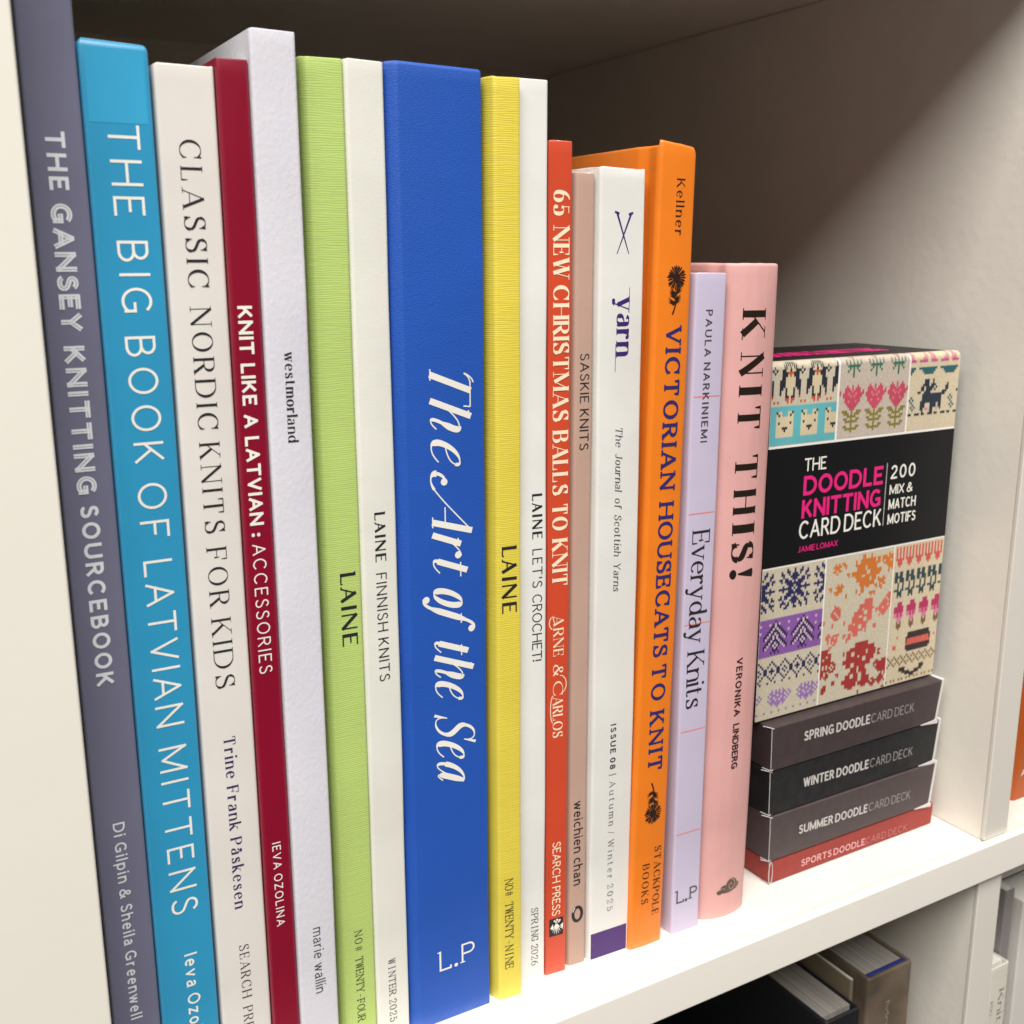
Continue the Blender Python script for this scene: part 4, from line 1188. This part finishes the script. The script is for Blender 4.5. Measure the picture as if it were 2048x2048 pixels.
tile(A, PENG, 3, 14, 4); tile(A, DIAM, 5, 14, 0); tile(A, 'O', 16, 14, 0); tile(A, "O.O", 18, 7, 1)
band(A, 'T', 20, H_); tile(A, BEAR, 22, 13, 3)
swatch('knit_panel', xs[0], zt0, xs[1], zt1, CREAM, A)
A = mk(xs[2], xs[3], zt0, zt1); tile(A, SPRIG, 2, 13, 3); tile(A, "g\n.\ng", 6, 13, 10); tile(A, TULIP, 14, 13, 2); tile(A, "P\nP", 16, 13, 0)
swatch('knit_panel', xs[2], zt0, xs[3], zt1, ROSY, A)
A = mk(xs[4], xs[5], zt0, zt1); tile(A, up(BOAT, 11, 10), 2, 13, 5); tile(A, up(DEER, 20, 14), 14, 24, 5); tile(A, SPOT.replace('X', 'D'), 16, 24, 14); tile(A, SPOT.replace('X', 'B'), 21, 24, 0); tile(A, SPOT.replace('X', 'B'), 24, 24, 1); tile(A, "DD..DDD.", 28, 8, 0)
tile(A, "m", 3, 12, 1)
swatch('knit_panel', xs[4], zt0, xs[5], zt1, SAND, A)
zb0, zb1 = bz0 + .0006, .1212
A = mk(xs[0], xs[1] - .0005, zb0, zb1)
stamp(A, FLAKE, 9, 1); stamp(A, FLAKE, -10, 1); stamp(A, FLAKE, 28, 1); tile(A, "N\n.\nN", 15, 6, 0)
band(A, 'V', 21, 37); tile(A, TREE, 22, 15, 1); tile(A, "w", 23, 5, 0); tile(A, "w", 26, 15, 0)
tile(A, DIA2, 39, 14, 0); tile(A, "N...", 48, 4, 1); tile(A, VFLO, 52, 16, 6); tile(A, SPOT.replace('X', 'v'), 53, 16, 0); tile(A, "v...", 61, 4, 0)
swatch('knit_panel', xs[0], zb0, xs[1] - .0005, zb1, CREAM, A)
A = mk(xs[2] - .0008, xs[3] - .0005, zb0, zb1); rq = random.Random(11)
for _ in range(15): x = rq.randrange(40); y = rq.randrange(1, 20); stamp(A, "A\nA" if rq.random() < .5 else "AA\n.A", x, y)
stamp(A, up(MAPLE, 18, 18), 15, 1); stamp(A, up(MAPLE, 9, 9), 34, 2); stamp(A, ".A.A.\nAAAAA\n.AAA.\nAA.AA\n..A..", 4, 3); stamp(A, "A..A.\nAAAAA\n.AAA.\n.A.AA\n.A...", 31, 12); stamp(A, "AAA\n.AA\nA.A", 33, 3); stamp(A, ".A.A.\nAAAAA\n.AAA.\nAAAA.\n.A...", 6, 12)
for _ in range(15): x = rq.randrange(40); y = rq.randrange(21, 42); stamp(A, "C\nC" if rq.random() < .5 else "CC\nC.", x, y)
stamp(A, up(LEAF, 15, 17), 15, 21); stamp(A, up(LEAF, 8, 10), 33, 20); stamp(A, "..CCC\n.CCCCC\nCC.CCC\nCCC.CC\n.CCC.C\n..CCC.", 4, 22); stamp(A, ".CC.\nCC.C\nCCCC\nC.CC\n.CC.", 5, 34); stamp(A, ".C.\nCCC\nCC.", 2, 33); stamp(A, ".CC\nCCC\nCC.", 33, 24); stamp(A, "CC\nCC", 30, 33)
for _ in range(15): x = rq.randrange(40); y = rq.randrange(43, 64); stamp(A, "R\nR" if rq.random() < .5 else "RR\n.R", x, y)
stamp(A, up(SHROOM, 20, 21), 13, 40); stamp(A, up(SHROOM, 9, 14), -3, 40); stamp(A, up(SHROOM, 9, 12), 34, 50); stamp(A, ".RRR.\nRR.RR\nR.R.R\nRR.RR\n.RRR.", 4, 46); stamp(A, ".RR.\nRRRR\nR.RR\n.RR.", 32, 50); stamp(A, ".RR.\nR.RR\nRRRR\n.RR.", 30, 58); stamp(A, ".RR\nRRR\nRRR\nRR.", 1, 56); stamp(A, "RR\nR.\nRR", 34, 45)
swatch('knit_panel', xs[2] - .0008, zb0, xs[3] - .0005, zb1, CREAM, A)
A = mk(xs[4] - .0008, xs[5], zb0, zb1); tile(A, up(COMB, 5, 9), 1, 6, 1); tile(A, up(CACT, 6, 12), 12, 7, 1); tile(A, up(ICE, 6, 13), 26, 8, 2); stamp(A, up(DOG, 19, 9), 9, 41); stamp(A, "c", 5, 42); stamp(A, "cc\ncc", 3, 46); stamp(A, "c", 29, 44)
tile(A, ZIG, 51, 8, 0); stamp(A, up(STACHE, 16, 5), 8, 57); tile(A, "n..n.", 62, 5, 0)
swatch('knit_panel', xs[4] - .0008, zb0, xs[5], zb1, SAND, A)
panel('title_band', [(bx0 + .0001, .1219, bx1 - .0001, .1641)], mat('band_black', srgb(16, 17, 20), .45, 'paper', spec=.3), .00016)
MAG = mat('ink_magenta', srgb(226, 34, 124), .45, 'flat')
def bt(word, sty, x0, x1, z0, z1, m, **kw):
    front_ink(kbox, off, 'title_lettering', [(fit(word, sty, (x1 - x0) / (z1 - z0), **kw), x0, x1, z0, z1, 0)], BY, m, .00024)
bt('THE', 'sans', .2748, .2853, .1549, .1595, INKW); bt('DOODLE', 'sansbold', .2748, .3147, .1463, .1532, MAG, W=.2, t=.18); bt('KNITTING', 'sansbold', .2746, .3142, .1380, .1447, MAG, W=.2, t=.18)
bt('CARD DECK', 'sans', .2739, .3153, .1305, .1371, INKW, space=.2); bt('JAMIE LOMAX', 'sansmed', .2739, .2934, .1257, .1279, MAG, space=.25)
bt('200', 'sansmed', .3188, .3319, .1477, .1528, INKW); bt('MIX &', 'sansmed', .3187, .3312, .1418, .1455, INKW, space=.3); bt('MATCH', 'sansmed', .3187, .3335, .1361, .1400, INKW); bt('MOTIFS', 'sansmed', .3188, .3340, .1304, .1343, INKW)
k = Ink(); k.poly([(0, 0), (1, 0), (1, 1), (0, 1)]); k.x0 = 0; k.x1 = 1
front_ink(kbox, off, 'divider_rule', [(k, .31635, .31665, .1303, .1540, 0)], BY, INKD, .00024)
# lettering on the lid, seen almost edge on
def lid(word, x0, x1, y0, y1, m, sty='sansbold'):
    ink = fit(word, sty, (x1 - x0) / (y1 - y0)); V = []; F = []; sc = (x1 - x0) / (ink.x1 - ink.x0)
    for q in ink.Q:
        idx = []
        for p in q[:4]:
            if p is None: continue
            idx.append(len(V)); V.append((x0 + (p[0] - ink.x0) * sc - off[0], y0 + p[1] * (y1 - y0) - off[1], bz1 + .0001 + q[4] * 2e-6 - off[2]))
        F.append(idx)
    link('lid_lettering', mesh('lid_lettering', V, F), m, kbox)
lid('THE', .262, .272, .287, .299, INKW); lid('DOODLE', .274, .300, .287, .299, MAG); lid('KNITTING', .302, .332, .287, .299, MAG)

# ------------------------------------------------------------------ the compartments below and to the right
GP = mat('shaded_page_edges', (0.27, 0.25, 0.225, 1), 0.8, 'pages', mottle=0.35)  # page paper darkened: shade under the shelf put into the colour
LOW = 'books half hidden in the compartment below'
zl = ZL + .0002
DK = mat('dark_navy_cover', srgb(14, 15, 24), .6, 'paper')
b = make_book('brown mottled hardcover in the lower compartment with blue headband and pale page edges', [(.3178, .2630), (.3186, .2620), (.3430, .2620), (.3436, .2630)], -.0572 - zl,
    mat('shaded_brown_photo_cover', srgb(104, 90, 75), .5, 'paper', mottle=.55), depth=.17, z0=zl, hard=True, t=.0018, inset=.0012, group=LOW, pages=GP, r=.0006)  # brown made darker than the cover itself, for the compartment's shade
me = box_mesh('headband', (-.0110, .0022, -.0590 - zl), (.0110, .0040, -.0574 - zl), .0004); link('headband', me, mat('headband_blue', srgb(28, 42, 110), .6, 'paper'), b.root)
spine_text(b, 'title_lettering', 'sans', [('Mn onvn', -.0715, -.102)], .3290, .3312, INKT); 
b = make_book('dark navy hardcover in the lower compartment, left of the brown one, with thick white pages', [(.2955, .2640), (.2962, .2626), (.3142, .2626), (.3148, .2640)], -.0690 - zl,
    DK, depth=.17, z0=zl, hard=True, t=.0016, inset=.0006, group=LOW, pages=GP, r=.0006)
b = make_book('thin beige booklet squeezed between navy and brown books in the lower compartment', [(.3153, .2690), (.3172, .2690)], -.0610 - zl,
    mat('beige_cover', srgb(120, 108, 88), .6, 'paper'), depth=.17, z0=zl, group=LOW)
b = make_book('black book at the dark left end of the lower compartment', [(.2600, .2700), (.2945, .2700)], -.1300 - zl, mat('shade_black_cover', srgb(12, 12, 14), .6, 'paper'), depth=.17, z0=zl, group=LOW, pages=mat('shade_black_cover', None), rim=mat('shade_black_cover', None))  # added book, cover and pages black to stand in for shade
b = make_book('second black book deep in shadow in the lower compartment', [(.2250, .2720), (.2590, .2720)], -.1400 - zl, mat('shade_black_cover', None), depth=.17, z0=zl, group=LOW, pages=mat('shade_black_cover', None), rim=mat('shade_black_cover', None))  # also added, its black colour fills in the shaded void
RG = 'books in the compartment right of the divider'
b = make_book('rust orange book just right of the divider with a round white logo', [(.3985, .2640), (.4002, .2622), (.4260, .2622), (.4275, .2640)], .235,
    mat('rust_cover', srgb(176, 84, 24), .45, 'paper'), depth=.19, group=RG, hard=True, t=.002)
k = Ink(); k.ribbon([(.4128 + .0055 * math.cos(a), .0235 + .0062 * math.sin(a)) for a in [i * 2 * math.pi / 36 for i in range(37)]], lambda s, dx, dy: .0011, 0, True); raw_ink(b, 'round_logo', k, INKW)
flat_ink(b, 'logo_lettering', fit('ABR', 'sansmed', 2.6), .4030, .4120, .0108, .0138, INKW)
RL = 'books in the lower right compartment'
b = make_book('cream paperback below right with Knitting in charcoal serif, low against the divider', [(.3972, .2632), (.3980, .2620), (.4100, .2620)], -.0817 - zl,
    mat('cream_paper_cover', srgb(222, 216, 204), .5, 'paper'), depth=.12, z0=zl, group=RL)
spine_text(b, 'title_lettering', 'didone', [('Knitting', -.0935, -.128)], .4045, .4078, mat('ink_charcoal', None)); spine_text(b, 'author_lettering', 'roman', [('Kn', -.0985, -.106), ('it', -.110, -.117)], .3992, .4010, mat('ink_charcoal', None))
b = make_book('tall grey book below right, second from the divider', [(.4112, .2680), (.4175, .2680)], -.0500 - zl, mat('grey_cover', srgb(140, 134, 134), .5, 'paper'), depth=.15, z0=zl, group=RL)
b = make_book('tall pale grey book at the right picture edge in the lower right compartment', [(.4190, .2640), (.4400, .2640)], -.0560 - zl, mat('pale_grey_cover', srgb(214, 210, 204), .5, 'paper'), depth=.15, z0=zl, group=RL)
for i, (z, d) in enumerate(((-.0505, .0), (-.0455, .004), (-.0405, -.002))):
    t_ = thing('magazine', ['lilac-grey magazine lying flat, lowest of three above the lower right books', 'dark magazine lying flat in the middle of three above the lower right books', 'violet-grey magazine lying flat on top of three above the lower right books'][i], 'magazine', (.49, .36 + d, z), 'magazines laid flat on the lower right books')
    m_ = [mat('magazine_lilac', srgb(96, 90, 100), .4, 'paper'), mat('magazine_dark', srgb(34, 30, 36), .4, 'paper'), mat('magazine_violet', srgb(70, 60, 78), .4, 'paper')][i]
    link('magazine_cover', box_mesh('magazine_cover', (-.078, -.085, .0041), (.09, .11, .0046), .0002), m_, t_)
    link('magazine_pages', box_mesh('magazine_pages', (-.0775, -.0845, .0005), (.0895, .1095, .0040), 0), PAPER, t_)
    link('magazine_cover', box_mesh('magazine_cover', (-.078, -.085, .0), (.09, .11, .0004), .0002), m_, t_)
